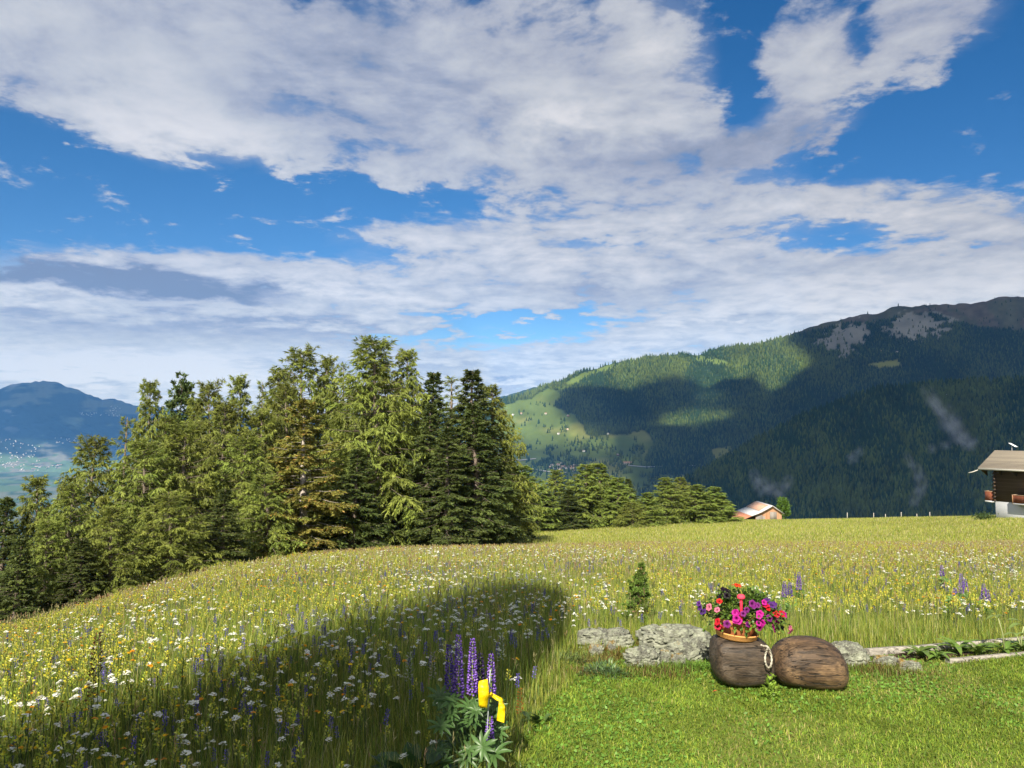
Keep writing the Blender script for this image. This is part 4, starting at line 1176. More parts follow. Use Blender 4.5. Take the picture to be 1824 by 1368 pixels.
loft('carved_log', [(362, 770, 850), (368, 690, 940), (385, 625, 1010), (420, 604, 1062), (500, 600, 1096), (600, 600, 1108), (700, 604, 1108), (800, 618, 1096), (860, 650, 1080), (905, 705, 1050), (935, 770, 1000), (950, 830, 930)],
     .165, YL, M_LOG, 'squat dark barrel shaped log carrying the flower pot', 2.9, 3)
loft('carved_log', [(925, 850, 900), (938, 790, 980), (965, 738, 1050), (1000, 692, 1090), (1050, 655, 1112), (1100, 632, 1122), (1200, 615, 1135), (1300, 614, 1148), (1400, 630, 1155), (1480, 660, 1158), (1540, 700, 1152), (1585, 765, 1130), (1612, 830, 1095), (1630, 900, 1040)],
     .19, YL - .02, M_LOG2, 'brown bell shaped log lying on its side with long cracks', 2.3, 9)

# rope loop where the logs meet
rp = [(835, 690), (860, 700), (890, 700), (915, 730), (934, 790), (938, 850), (925, 900), (905, 912), (885, 890), (872, 840), (876, 780), (890, 735), (905, 712), (880, 706)]
t_ = np.linspace(0, len(rp) - 1, 70); R_ = np.array(rp, float)
ru = np.interp(t_, np.arange(len(rp)), R_[:, 0]); rv = np.interp(t_, np.arange(len(rp)), R_[:, 1])
RP = crop(ru, rv, YL - .215 + .012 * np.sin(t_ * 2))
mb = MB(); ph = np.linspace(0, 60, 70)
for s in (0, math.pi):
    mb.tube(RP + .0032 * np.stack([np.cos(ph + s), np.sin(ph + s), .5 * np.sin(ph + s)], 1), .0042, 6, (.36, .33, .27))
tagit(mb.obj('rope', M_PLAIN, None, True), 'pale rope loop hanging where the two carved logs meet', 'rope')

# ------------------------------------------------------------------ flower pot with petunias
POT = crop(598, 640, YL); POT[2] = float(crop(600, 690, YL - .13)[2]) + .012


def lathe(mb, prof, k=40, col=(1, 1, 1), mi=0):
    p = np.array(prof, float); a = np.arange(k) * 2 * math.pi / k
    V = np.stack([p[:, :1] * np.cos(a), p[:, :1] * np.sin(a), np.repeat(p[:, 1:2], k, 1)], -1).reshape(-1, 3)
    n = len(p); i = np.arange(n - 1)[:, None] * k; j = np.arange(k)[None]; j2 = (j + 1) % k
    return mb.add(V, np.stack([i + j, i + j2, i + k + j2, i + k + j], -1).reshape(-1, 4), col, mi)


M_TERRA = attr_mat('terracotta', .75, .25, 30, .18, 60, .25, .003)
pot = empty('flower_pot', POT, 'terracotta bowl in an orange rimmed saucer on the barrel shaped log', 'flower pot')
pot.rotation_euler = (0, math.radians(5), 0)
lathe(MB(), [(.001, .012), (.085, .012), (.095, .03), (.128, .085), (.133, .105), (.142, .108), (.145, .118), (.143, .135), (.130, .135), (.122, .10), (.001, .095)], 48, (.36, .130, .050)).obj('bowl', M_TERRA, pot, True)
lathe(MB(), [(.001, .0), (.115, .0), (.135, .012), (.142, .036), (.146, .038), (.146, .046), (.139, .046), (.130, .018), (.001, .012)], 48, (.56, .27, .085)).obj('saucer', M_TERRA, pot, True)


def leaf_blade(base, d, up, L, W, arch=.3, n=5, fold=.25):
    """one broad leaf with a midrib: returns verts and quads"""
    d = np.asarray(d, float) / np.linalg.norm(d); s = np.cross(d, up); s /= np.linalg.norm(s) + 1e-9; u = np.cross(s, d)
    t = np.linspace(0, 1, n + 1); w = W * np.sin(np.clip(t * 1.0, 0, 1) * math.pi * .93 + .12) ** .8 * .5; w[-1] = .0005; w[0] = W * .06
    c = np.asarray(base) + d * (L * t)[:, None] + u * (L * arch * (t - 1.6 * t ** 2))[:, None]
    l = c + s * w[:, None] + u * (w * fold)[:, None]; r_ = c - s * w[:, None] + u * (w * fold)[:, None]
    V = np.concatenate([l, c, r_]); k = n + 1
    F = [[i, i + 1, k + i + 1, k + i] for i in range(n)] + [[k + i, k + i + 1, 2 * k + i + 1, 2 * k + i] for i in range(n)]
    return V, F


def build_petunias():
    r = np.random.default_rng(4)
    root = POT + np.array([.0, 0, .13])
    pl = empty('petunia_plant', root, 'bushy petunia plant in mixed magenta, red and violet bloom in the terracotta bowl', 'potted flowers')
    cen = crop(668, 400, YL) - root; rad = np.array([.255, .17, .148])
    mb = MB(); st = MB()
    for i in range(1500):
        d = r.normal(size=3); d /= np.linalg.norm(d)
        if d[2] < -.55: d[2] = abs(d[2])
        q = r.uniform(.45, 1.03) ** .6
        p = cen + d * rad * q * (1 + .16 * math.sin(d[0] * 7 + d[1] * 5) + .1 * math.sin(d[2] * 9))
        if p[2] < -.03 and np.hypot(p[0], p[1]) < .14: continue
        dd = d + r.normal(0, .55, 3) + np.array([0, 0, .15])
        V, F = leaf_blade(p, dd, (0, 0, 1) if abs(dd[2]) < 1.2 else (1, 0, 0), r.uniform(.022, .042), r.uniform(.014, .024), r.uniform(.1, .5), 3)
        c = np.array([.095, .175, .030]) * r.uniform(.6, 1.5) * (np.array([1.35, 1.25, 1]) if r.random() < .25 else 1)
        mb.add(V, F, c)
    for (cx, cy, rr, n) in ((560, 235, .05, 90), (470, 230, .04, 40), (330, 330, .045, 60), (1010, 450, .05, 70), (760, 290, .06, 70)):   # tufts that break the outline
        c0 = crop(cx, cy, YL) - root
        for i in range(n):
            p = c0 + r.normal(0, rr * .5, 3); dd = r.normal(0, 1, 3) + [0, -.3, .5]
            V, F = leaf_blade(p, dd, (0, .1, 1), r.uniform(.022, .04), r.uniform(.015, .026), .3, 3)
            mb.add(V, F, np.array([.10, .17, .035]) * r.uniform(.7, 1.4))
    mb.obj('foliage', M_HERB, pl)
    for i in range(46):
        d = r.normal(size=3); d[2] = abs(d[2]) * .8; d /= np.linalg.norm(d)
        st.tube([r.normal(0, .03, 3) * [1, 1, 0], cen * .5 + d * rad * .5, cen + d * rad * .95], [.0035, .003, .0018], 5, (.07, .11, .03))
    st.obj('stems', M_HERB, pl)
    cols = {'m': (.42, .010, .24), 'r': (.50, .012, .035), 'o': (.75, .085, .015), 'v': (.085, .022, .17), 'b': (.010, .004, .013), 'p': (.60, .16, .26), 'd': (.16, .012, .15)}

    def bloom(c, s):
        m = MB(); k = 20; a = np.arange(k) * 2 * math.pi / k
        lob = 1 - .17 * np.abs(np.sin(a * 2.5)) ** 3
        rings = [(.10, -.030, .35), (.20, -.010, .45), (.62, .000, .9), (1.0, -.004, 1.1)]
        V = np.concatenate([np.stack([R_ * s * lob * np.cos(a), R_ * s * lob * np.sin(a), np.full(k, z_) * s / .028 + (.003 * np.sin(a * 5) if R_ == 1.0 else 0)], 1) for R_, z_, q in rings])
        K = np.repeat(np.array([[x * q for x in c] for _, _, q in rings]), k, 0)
        j = np.arange(k); F = np.concatenate([np.stack([i * k + j, i * k + (j + 1) % k, (i + 1) * k + (j + 1) % k, (i + 1) * k + j], 1) for i in range(3)])
        return m.add(V, F, K)
    fl = [(245, 300, 'v'), (280, 375, 'v'), (262, 345, 'v'), (475, 175, 'b'), (515, 185, 'b'), (505, 228, 'b'), (455, 238, 'b'), (605, 150, 'o'), (590, 140, 'o'), (440, 480, 'r'), (470, 515, 'r'), (425, 510, 'r'), (435, 290, 'r'), (350, 335, 'p'), (425, 370, 'p'),
          (610, 375, 'm'), (585, 390, 'm'), (600, 435, 'm'), (580, 460, 'm'), (615, 470, 'm'), (690, 350, 'd'), (770, 335, 'd'), (800, 325, 'd'), (820, 395, 'm'), (815, 425, 'm'), (845, 470, 'm'), (800, 490, 'm'), (808, 515, 'm'), (850, 295, 'm'),
          (880, 330, 'r'), (890, 345, 'r'), (945, 310, 'v'), (890, 270, 'v'), (930, 325, 'v'), (965, 390, 'o'), (980, 405, 'r'), (910, 430, 'd'), (895, 440, 'd'), (980, 445, 'm'), (985, 460, 'm'), (940, 515, 'm'), (925, 530, 'm'), (955, 535, 'm'), (1040, 405, 'm'), (1055, 430, 'm'), (1030, 395, 'r'),
          (1100, 525, 'p'), (1105, 545, 'p'), (1035, 530, 'b'), (515, 490, 'd'), (660, 395, 'd'), (735, 300, 'd'), (700, 500, 'd')]
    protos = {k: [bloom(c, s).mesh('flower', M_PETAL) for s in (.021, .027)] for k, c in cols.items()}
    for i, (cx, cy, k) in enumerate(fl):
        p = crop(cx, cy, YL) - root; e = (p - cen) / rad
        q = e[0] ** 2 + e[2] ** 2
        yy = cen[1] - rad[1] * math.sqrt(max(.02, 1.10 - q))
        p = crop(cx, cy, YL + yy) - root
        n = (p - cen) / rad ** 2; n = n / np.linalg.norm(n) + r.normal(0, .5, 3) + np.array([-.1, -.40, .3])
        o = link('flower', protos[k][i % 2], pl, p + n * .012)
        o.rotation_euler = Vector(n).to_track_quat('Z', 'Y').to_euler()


build_petunias()
gp = crop(645, 300, YL - .17); gs = empty('garden_stake', (gp[0], gp[1], gp[2] - .12), 'red toadstool shaped garden stake poking out of the petunias', 'garden ornament')
MB().tube([(0, 0, 0), (0, 0, .09), (0, 0, .158)], [.009, .009, .0085], 14, (.55, .018, .05)).obj('post', M_PLAIN, gs, True)
lathe(MB(), [(.0005, .150), (.020, .153), (.0262, .160), (.0262, .167), (.0235, .176), (.016, .1825), (.0005, .185)], 28, (.62, .045, .085)).obj('cap', M_PLAIN, gs, True)

# ------------------------------------------------------------------ lupins
def lupin_spike(seed, L, R, cols, stem, dark=1.0):
    r = np.random.default_rng(seed); m = MB(); n = int(L / .0135)
    for i in range(n):
        f = i / n; z = L * f; rr = R * (1 - f) ** .55 * (.92 if f > .08 else .75) + .003
        k = 9 if f < .75 else 6
        for j in range(k):
            a = 6.283 * (j + .5 * (i % 2)) / k + r.normal(0, .12)
            if r.random() < .07: continue
            p = np.array([math.cos(a) * rr * .55, math.sin(a) * rr * .55, z + r.normal(0, .002)]); o = np.array([math.cos(a), math.sin(a), .25 + .5 * f])
            s = np.array([-math.sin(a), math.cos(a), 0]); ln, wd = (.013 + .35 * rr) * (1 - .3 * f), .0062 * (1.1 - .4 * f)
            c = np.array(cols[r.integers(len(cols))]) * r.uniform(.7, 1.25) * dark
            tip_ = c * (1 + .25 * f)
            V = [p, p + o * ln * .55 + s * wd, p + o * ln, p + o * ln * .55 - s * wd, p + o * ln * .5 + np.array([0, 0, wd * 1.2]), p + o * ln * .5 - np.array([0, 0, wd * .9])]
            m.add(V, [[0, 1, 4], [1, 2, 4], [2, 3, 4], [3, 0, 4], [1, 0, 5], [2, 1, 5], [3, 2, 5], [0, 3, 5]], np.array([c * .6, c, tip_, c, c * 1.1, c * .7]))
    return m


LUP = [(.125, .065, .36), (.19, .11, .46), (.090, .048, .27), (.28, .17, .50)]


def palmate(mb, c, nrm, R, r, col, k=9):
    n = np.asarray(nrm, float); n /= np.linalg.norm(n); a0 = np.cross(n, [0.3, 1, .1]); a0 /= np.linalg.norm(a0); b0 = np.cross(n, a0)
    for j in range(k):
        a = 6.283 * j / k + r.normal(0, .06); d = math.cos(a) * a0 + math.sin(a) * b0 + n * .18
        V, F = leaf_blade(c, d, n, R * r.uniform(.75, 1.1), R * .24, .25, 4, .5); mb.add(V, F, np.array(col) * r.uniform(.8, 1.25))


def build_lupin(root, spikes, leaves, label, y, seed, leafcol=(.055, .110, .030), R0=.026, group=None):
    r = np.random.default_rng(seed)
    root = np.array(root); e = empty('lupin', root, label, 'lupin', group)
    for (u, vt, vb, dy, dk) in spikes:
        T, B = unproj(u, vt, y + dy), unproj(u + r.uniform(-2, 2), vb, y + dy); L = np.linalg.norm(T - B)
        m = lupin_spike(int(r.integers(1e6)), L, R0 * (L / .33) ** .4, LUP, None, dk)
        o = m.obj('flower_spike', M_PETAL, e, False, B - root)
        d = Vector(T - B); o.rotation_euler = d.to_track_quat('Z', 'Y').to_euler()
        g = root + np.array([(B[0] - root[0]) * .55, dy * .5, 0])
        MB().tube([g - root, (g + B) / 2 + [.012, 0, .02] - root, B - root, B + (T - B) * .96 - root], [.0055, .005, .0042, .0016], 6, (.20, .26, .055)).obj('stem', M_HERB, e, True)
    mb = MB()
    for (u, v, dy, R, nz) in leaves:
        c = unproj(u, v, y + dy) - root
        palmate(mb, c, (r.normal(0, .3), -.55 + r.normal(0, .25), nz), R, r, np.array(leafcol) * r.uniform(.8, 1.35))
        mb.tube([(0, 0, 0), c * .5 + np.array([.01, 0, .02]), c], [.003, .0025, .0018], 5, (.09, .14, .04), cap=False)
    mb.obj('foliage', M_HERB, e)
    return e


YU = 4.05
rl = np.random.default_rng(8)
lv = [(rl.uniform(775, 895), rl.uniform(1238, 1368), rl.uniform(-.18, .2), rl.uniform(.05, .085), rl.uniform(.5, 1.2)) for _ in range(46)] + [(860, 1330, -.2, .09, .6), (800, 1250, -.1, .08, .9), (835, 1262, -.1, .08, .9), (880, 1345, -.2, .085, .7)]
build_lupin(unproj(835, 1392, YU), [(800, 1146, 1240, 0, 1), (817, 1129, 1242, .03, 1.1), (842, 1136, 1236, .02, 1.05), (856, 1163, 1226, .12, .28), (875, 1163, 1240, .04, 1), (873, 1274, 1322, -.12, 1)],
            lv, 'large lupin with six violet spikes beside the yellow ribbon', YU, 5)
for (u, vt, vb, dk, lab) in ((1677, 1006, 1026, .8, 'single lupin spike standing farthest up the meadow'), (1712, 1021, 1056, .9, 'tallest lupin of the group above the plank bed, double topped'),
                             (1701, 1046, 1066, .9, 'short lupin leaning beside the tallest of the far group'), (1752, 1039, 1070, .9, 'lupin nearest the edge of the picture with paired spikes'),
                             (1397, 1035, 1063, .9, 'first of the two lupins close together behind the flower pot'), (1407, 1037, 1063, .8, 'paler second lupin close behind the first one by the flower pot'), (1423, 1018, 1050, .9, 'taller lupin standing apart behind the flower pot')):
    g = ground_at(u, vb + 45); y_ = float(g[1])
    sp = [(u, vt, vb, 0, dk)] + ([(u + 7, vt + 10, vb + 3, .1, dk)] if 'paired' in lab or 'double' in lab else [])
    lf = [(u + rl.uniform(-12, 12), vb + rl.uniform(2, 22), rl.uniform(-.1, .1), .09, .8) for _ in range(12 if 'tallest' in lab else 5)]
    build_lupin(g, sp, lf, lab, y_, int(u), (.075, .15, .03), .034, 'lupins in the meadow')

# ------------------------------------------------------------------ wire stake with the yellow ribbon
YR = 3.92
SB = unproj(866, 1395, YR); SB[2] = float(ground_z(SB[0], SB[1])) - .05
MB().tube([SB, unproj(868.5, 1290, YR), unproj(871, 1240, YR), unproj(873.2, 1193, YR)], .0026, 8, (.30, .33, .33)).obj('wire_stake', attr_mat('grey_wire', .45, .5), None, True)
tagit(bpy.data.objects['wire_stake'], 'thin grey wire stake carrying the yellow ribbon', 'stake')


def ribbon_strip(rows, thick=.0012):
    """rows of (left point, right point): a thin band with two faces"""
    L = np.array([a for a, b in rows]); R = np.array([b for a, b in rows])
    t0 = np.arange(len(L)); t1 = np.linspace(0, len(L) - 1, (len(L) - 1) * 5 + 1)
    L, R = (np.stack([np.interp(t1, t0, q[:, i]) for i in range(3)], 1) for q in (L, R)); n = len(L)
    L[:, 1] += .010 * (fbm(t1 * 1.7, t1 * 0, 3, 61) - .5); R[:, 1] += .012 * (fbm(t1 * 1.9, t1 * 0 + 4, 3, 62) - .5)
    t = np.gradient((L + R) / 2, axis=0); nn = np.cross(t, R - L); nn /= np.linalg.norm(nn, axis=1, keepdims=True) + 1e-9
    V = np.concatenate([L, R, L + nn * thick, R + nn * thick]); F = []
    for i in range(n - 1):
        F += [[i, i + 1, n + i + 1, n + i], [2 * n + i, 3 * n + i, 3 * n + i + 1, 2 * n + i + 1], [i, 2 * n + i, 2 * n + i + 1, i + 1], [n + i, n + i + 1, 3 * n + i + 1, 3 * n + i]]
    return V, F


U = lambda u, v, d=0.0: unproj(u, v, YR - .012 + d)
mb = MB(); yel = (.60, .42, .003)
for rows in ([(U(867.5, 1246, .0), U(871, 1240, .0)), (U(856, 1261, -.015), U(868, 1259, -.012)), (U(853, 1258, -.03), U(867, 1261, -.03)), (U(852.5, 1240, -.045), U(870.5, 1238, -.04)), (U(852, 1222, -.04), U(870.5, 1224, -.035)), (U(853, 1213.5, -.02), U(868.5, 1209.5, -.018)), (U(856, 1214, .02), U(868, 1210, .02)), (U(859, 1228, .03), U(869, 1228, .03)), (U(866, 1240, .008), U(871, 1234, .008))],
             [(U(869, 1245, -.008), U(876, 1240, -.008)), (U(868.5, 1239, -.024), U(876.5, 1235, -.024)), (U(870, 1234, -.006), U(876, 1232, -.006))],
             [(U(874, 1240, 0), U(876, 1234, 0)), (U(884, 1247, -.02), U(886, 1239.5, -.01)), (U(889, 1250, -.03), U(894.5, 1244, -.015)), (U(888.5, 1253, -.035), U(897.5, 1253, -.02)), (U(887, 1266, -.03), U(900, 1260, -.03)), (U(885.5, 1276, -.02), U(899.5, 1272, -.035)), (U(885, 1283.5, -.02), U(898, 1287.5, -.04))]):
    V, F = ribbon_strip(rows); mb.add(V, F, yel)
M_RIB = attr_mat('yellow_tape', .42, .35, 60, .10, 45, .5, .006)
tagit(mb.obj('ribbon', M_RIB, None, True), 'bright yellow plastic ribbon tied to the wire stake', 'ribbon')

# ------------------------------------------------------------------ raised plank bed
M_PLANK = wood_mat('silvered_plank', (.16, .145, .125), (.32, .295, .255), (.46, .43, .38), (1.6, 20, 20), .8, .85)


def plank(a, b, h, th, parent, seed):
    a, b = np.array(a), np.array(b); d = b - a; L = np.linalg.norm(d[:2]); n = 26
    t = np.linspace(0, 1, n); r = np.random.default_rng(seed)
    c = a + d * t[:, None]; s = np.array([-d[1], d[0], 0]) / L
    up = np.stack([0 * t, 0 * t, np.full(n, h) + .012 * (fbm(t * 6, t * 0, 3, seed) - .5)], 1)
    off = s * (th * .5 + .006 * (fbm(t * 9, t * 0, 3, seed + 1) - .5))[:, None]
    bev = np.array([0, 0, .008])
    ring = [c - off, c - off + up - bev, c - off * .7 + up, c + off * .7 + up, c + off + up - bev, c + off]
    V = np.stack(ring, 1).reshape(-1, 3); k = 6; F = []
    for i in range(n - 1):
        for j in range(k): F.append([i * k + j, (i + 1) * k + j, (i + 1) * k + (j + 1) % k, i * k + (j + 1) % k])
    mb = MB().add(V, F); mb.add(V[:k], [[0, 1, 2, 5], [2, 3, 4, 5]]); mb.add(V[-k:], [[5, 2, 1, 0], [5, 4, 3, 2]])
    for q in mb.V: q -= np.array(parent.location)
    return mb.obj('plank', M_PLANK, parent)


gb = lambda u, v, dz=-.02: ground_at(u, v) + np.array([0, 0, dz])
b0, b1 = gb(1545, 1170), gb(2050, 1131)
f0, f1 = gb(1688, 1181), gb(2050, 1147)
bed = empty('raised_bed', b0, 'low bed framed by two grey weathered planks with leafy plants', 'garden bed')
plank(b0, b1, .082, .05, bed, 3); plank(f0, f1, .052, .04, bed, 6)
q = np.linspace(0, 1, 30); w = np.linspace(0, 1, 8)
Qa, Wb = np.meshgrid(q, w); S0 = b0 + (b1 - b0) * Qa[..., None]; S1 = gb(1575, 1180) + (f1 - gb(1575, 1180)) * Qa[..., None]
SS = S0 + (S1 - S0) * Wb[..., None]; SS[..., 2] += .030 + .03 * (fbm(SS[..., 0] * 14, SS[..., 1] * 14, 4, 3) - .4)
i = np.arange(7)[:, None] * 30; j = np.arange(29)[None]
mb = MB().add(SS.reshape(-1, 3) - b0, np.stack([i + j, i + j + 1, i + 30 + j + 1, i + 30 + j], -1).reshape(-1, 4), (.055, .038, .026)); mb.obj('soil', attr_mat('soil', 1, .05, 40, .5, 60, .8, .02), bed, True)


def leafy(u, v, n, L, W, label, seed, col=(.115, .185, .035), arch=.5, stems=0, up=(.3, 1.0)):
    r = np.random.default_rng(seed); g = gb(u, v, .02); e = empty('leafy_plant', g, label, 'plant', 'leafy plants of the plank bed')
    mb = MB()
    for i in range(n):
        a = i * 2.4 + r.normal(0, .3); d = np.array([math.cos(a), math.sin(a) * .8, r.uniform(*up)])
        V, F = leaf_blade(r.normal(0, .012, 3) * [1, 1, 0], d, (0, 0, 1), L * r.uniform(.6, 1.15), W * r.uniform(.7, 1.15), arch * r.uniform(.6, 1.3), 7, .35); mb.add(V, F, np.array(col) * r.uniform(.75, 1.35))
    mb.obj('leaves', M_HERB, e)
    if stems:
        sm = MB()
        for (dx, h, ln) in stems:
            tip_ = np.array([dx, -.02, h]); sm.tube([(0, 0, 0), tip_ * [.35, .5, .55], tip_], [.0065, .005, .003], 6, (.36, .40, .18))
            for k in range(3):
                V, F = leaf_blade(tip_, np.array([-1 + k * .8, r.normal(0, .3), .15]), (0, 0, 1), ln, ln * .38, .5, 6); sm.add(V, F, (.17, .23, .06))
        sm.obj('stem', M_HERB, e)
    return e


leafy(1640, 1174, 11, .17, .045, 'first spreading leafy plant where the plank bed begins', 1)
leafy(1668, 1176, 9, .13, .04, 'small leafy plant with narrow leaves, second in the plank bed', 2)
leafy(1706, 1166, 14, .19, .048, 'fullest leafy rosette against the back plank', 3)
leafy(1743, 1170, 11, .16, .045, 'pointed leafy plant between the fullest rosette and the tall stem', 4)
leafy(1790, 1166, 6, .14, .045, 'leafy plant with one tall pale stem arching over the bed', 5, stems=[(-.055, .27, .10)])
leafy(1818, 1162, 8, .17, .06, 'broad leaved plant at the picture edge of the plank bed', 6, stems=[(.02, .19, .13), (-.04, .12, .1)])
leafy(1574, 1182, 5, .10, .03, 'seedling by the flat stones before the plank bed', 7)

# ------------------------------------------------------------------ young spruce, herbs, weeds
cm, tm, (H_, R_c) = conifer(31, H=.80, R=.30, nb=40, h0=.06, shape=.95, droop=.25, up=.5, hang=.05, tip=(.12, .20, .035), base=(.045, .09, .020), sprig=(.04, .011), bark=(.15, .10, .06), lean=.04, gaps=.25, twigs=7, rmin=.12, fill=1.5)
g = ground_at(1138, 1122)
t = empty('spruce_sapling', g, 'small young spruce alone in the meadow behind the rocks', 'young tree')
hs = float(unproj(1138, 1004, g[1])[2] - g[2]); t.scale = (hs / H_ * .9, hs / H_ * .9, hs / H_)
link('crown', cm, t); link('trunk', tm, t)


def herb(name, u, v, R, H, n, L, W, col, label, cat='plant', seed=1):
    r = np.random.default_rng(seed); g = gb(u, v, -.01); mb = MB()
    for i in range(n):
        a = r.uniform(0, 6.28); q = math.sqrt(r.random()); b = np.array([math.cos(a) * q * R, math.sin(a) * q * R * .7, H * (1 - q * q) * r.uniform(.1, 1)])
        d = np.array([math.cos(a) * q, math.sin(a) * q, r.uniform(.2, 1.1)]) + r.normal(0, .25, 3)
        V, F = leaf_blade(b, d, (0, .1, 1), L * r.uniform(.6, 1.2), W * r.uniform(.7, 1.2), .3, 3); mb.add(V, F, np.array(col) * r.uniform(.65, 1.4))
    return tagit(mb.obj(name, M_HERB, None, False, g), label, cat)


herb('herb_clump', 1075, 1206, .17, .11, 420, .05, .008, (.095, .150, .060), 'grey green herb cushion at the lawn edge below the low pale rock', 'herb', 1)
herb('herb_clump', 1010, 1185, .15, .10, 260, .06, .007, (.11, .15, .045), 'loose grass green herb tuft at the corner of lawn and meadow', 'herb', 2)
herb('weed', 1372, 1246, .06, .19, 140, .026, .020, (.20, .30, .04), 'bright green weed growing between the two carved logs', 'weed', 3)
herb('weed', 1250, 1192, .19, .035, 420, .022, .018, (.10, .18, .022), 'low clover patch between the rocks and the barrel shaped log', 'weed', 4)
herb('weed', 958, 1290, .05, .07, 9, .10, .065, (.075, .125, .035), 'broad leaved weed at the lawn edge past the yellow ribbon', 'weed', 5)
herb('weed', 735, 1395, .16, .14, 26, .16, .10, (.040, .095, .025), 'dark broad leaved weed under the lupin in the house shadow', 'weed', 6)
herb('weed', 935, 1400, .10, .10, 60, .05, .014, (.09, .16, .03), 'weed tuft at the bottom edge beside the lupin', 'weed', 7)
for (u, v, k, c, lab) in ((168, 1330, 1.35, [(.09, .04, .02), (.13, .06, .03)], 'brown dock stalk standing over the shadow edge'), (160, 1345, 1.0, [(.09, .04, .02), (.12, .05, .03)], 'shorter brown dock stalk beside the taller one'),
                          (926, 1345, .75, [(.28, .10, .02), (.20, .07, .02)], 'rusty dead stalk at the lawn edge'),
                          (893, 1262, 1.0, [(.42, .42, .34), (.30, .33, .22)], 'pale woolly stalk behind the yellow ribbon'), (728, 1300, .95, [(.36, .36, .28), (.25, .28, .18)], 'pale woolly stalk in the shade before the lupin'), (770, 1290, .9, [(.38, .33, .30), (.28, .28, .2)], 'pinkish pale stalk just beside the lupin spikes')):
    g = ground_at(u, v); o = spike_mesh(int(u), c, .46, .17, .022, 34).obj('dry_stalk', M_PETAL, None, False, g); o.scale = (k,) * 3
    tagit(o, lab, 'plant')


def tuft_field():
    """moss and dry grass about the stones"""
    r = np.random.default_rng(77); X, Y, K = [], [], []
    for (u, v, s, n, c) in ((1075, 1165, .10, 900, (.22, .12, .03)), (1105, 1172, .08, 600, (.20, .09, .03)), (1060, 1180, .12, 700, (.26, .20, .07)), (1225, 1172, .06, 700, (.24, .15, .04)), (1140, 1150, .06, 500, (.24, .19, .06)), (1115, 1120, .10, 600, (.30, .24, .09)), (1165, 1200, .14, 700, (.20, .13, .05)),
                            (1560, 1194, .12, 700, (.20, .12, .04)), (1040, 1200, .10, 400, (.22, .14, .06)), (990, 1165, .18, 600, (.22, .20, .06)), (1600, 1200, .2, 500, (.24, .19, .07)), (1128, 1140, .05, 500, (.20, .27, .06)), (1186, 1182, .05, 350, (.18, .26, .05)), (1100, 1170, .07, 500, (.17, .26, .05)), (1150, 1196, .16, 900, (.16, .25, .04)), (1215, 1190, .10, 700, (.15, .26, .04)), (1050, 1170, .10, 500, (.2, .27, .06)), (1520, 1196, .16, 700, (.16, .25, .04)), (1580, 1196, .1, 400, (.18, .25, .05))):
        g = ground_at(u, v); X.append(g[0] + r.normal(0, s, n)); Y.append(g[1] + r.normal(0, s * .6, n)); K.append((np.array(c) * (1 - .6 * (r.random((n, 1)) < .45)) + np.array([.12, .19, .03]) * (r.random((n, 1)) < .4) * .5) * r.uniform(.6, 1.4, (n, 1)))
    x, y, K = np.concatenate(X), np.concatenate(Y), np.concatenate(K); P = on_ground(x, y); n = len(x)
    V, F, Kc = blades(P, r.uniform(.018, .065, n), r.uniform(.0025, .005, n), r.uniform(0, 6.28, n), np.abs(r.normal(.4, .3, n)).clip(0, 1), K)
    tagit(link('dry_moss_grass', make_mesh('dry_moss_grass', V, F, M_GRASS, Kc)), 'rusty moss and dry grass between the rocks', 'grass', kind='stuff')


tuft_field()
for (cx, cy, c, lab) in ((825, 1120, (.55, .12, .22), 'fallen pink petal on the lawn before the logs'), (370, 1190, (.70, .12, .05), 'fallen orange red petal on the lawn before the pot')):
    g = ground_at(1200 + cx / 5.365, 1020 + cy / 5.365); V, F = leaf_blade((0, 0, .03), (.6, -.3, .5), (0, 0, 1), .035, .022, .2, 4)
    tagit(MB().add(V, F, c).obj('petal', M_PETAL, None, False, g), lab, 'petal')
# ------------------------------------------------------------------ chalet
def stripes_mat(name, axis, period, c1, c2, dark, rough=.85, gap=.10, namt=(.7, 1.3), along=None):
    """boards, logs or shingle rows: courses along one object axis"""
    m, N = new_mat(name)
    co = N.n('ShaderNodeTexCoord').outputs['Object']
    sp = N.n('ShaderNodeSeparateXYZ'); N.t.links.new(co, sp.inputs[0])
    q = N.m('DIVIDE', sp.outputs[axis], period)
    row = N.m('FLOOR', q); f = N.m('SUBTRACT', q, row)
    wn = N.n('ShaderNodeTexWhiteNoise', noise_dimensions='1D'); N.t.links.new(row, wn.inputs['W'])
    st = [3.0, 3.0, 3.0]; st[axis] = 18.0
    if along is not None: st[along] = .9
    g = N.noise(N.vm('MULTIPLY', co, tuple(st)), 1.6, 6, .65)
    col = N.mix(N.m('ADD', N.m('MULTIPLY', wn.outputs['Value'], .45), N.m('MULTIPLY', g, .6)), c1 + (1,), c2 + (1,))
    edge = N.m('MULTIPLY', N.ramp(f, 0, gap), N.ramp(f, 1 - gap * .4, 1, 1, 0))
    col = N.mix(edge, dark + (1,), col)
    finish(N, principled(N, col, rough, .2, bump(N, N.m('ADD', edge, N.m('MULTIPLY', g, .4)), .7, .04))); return m


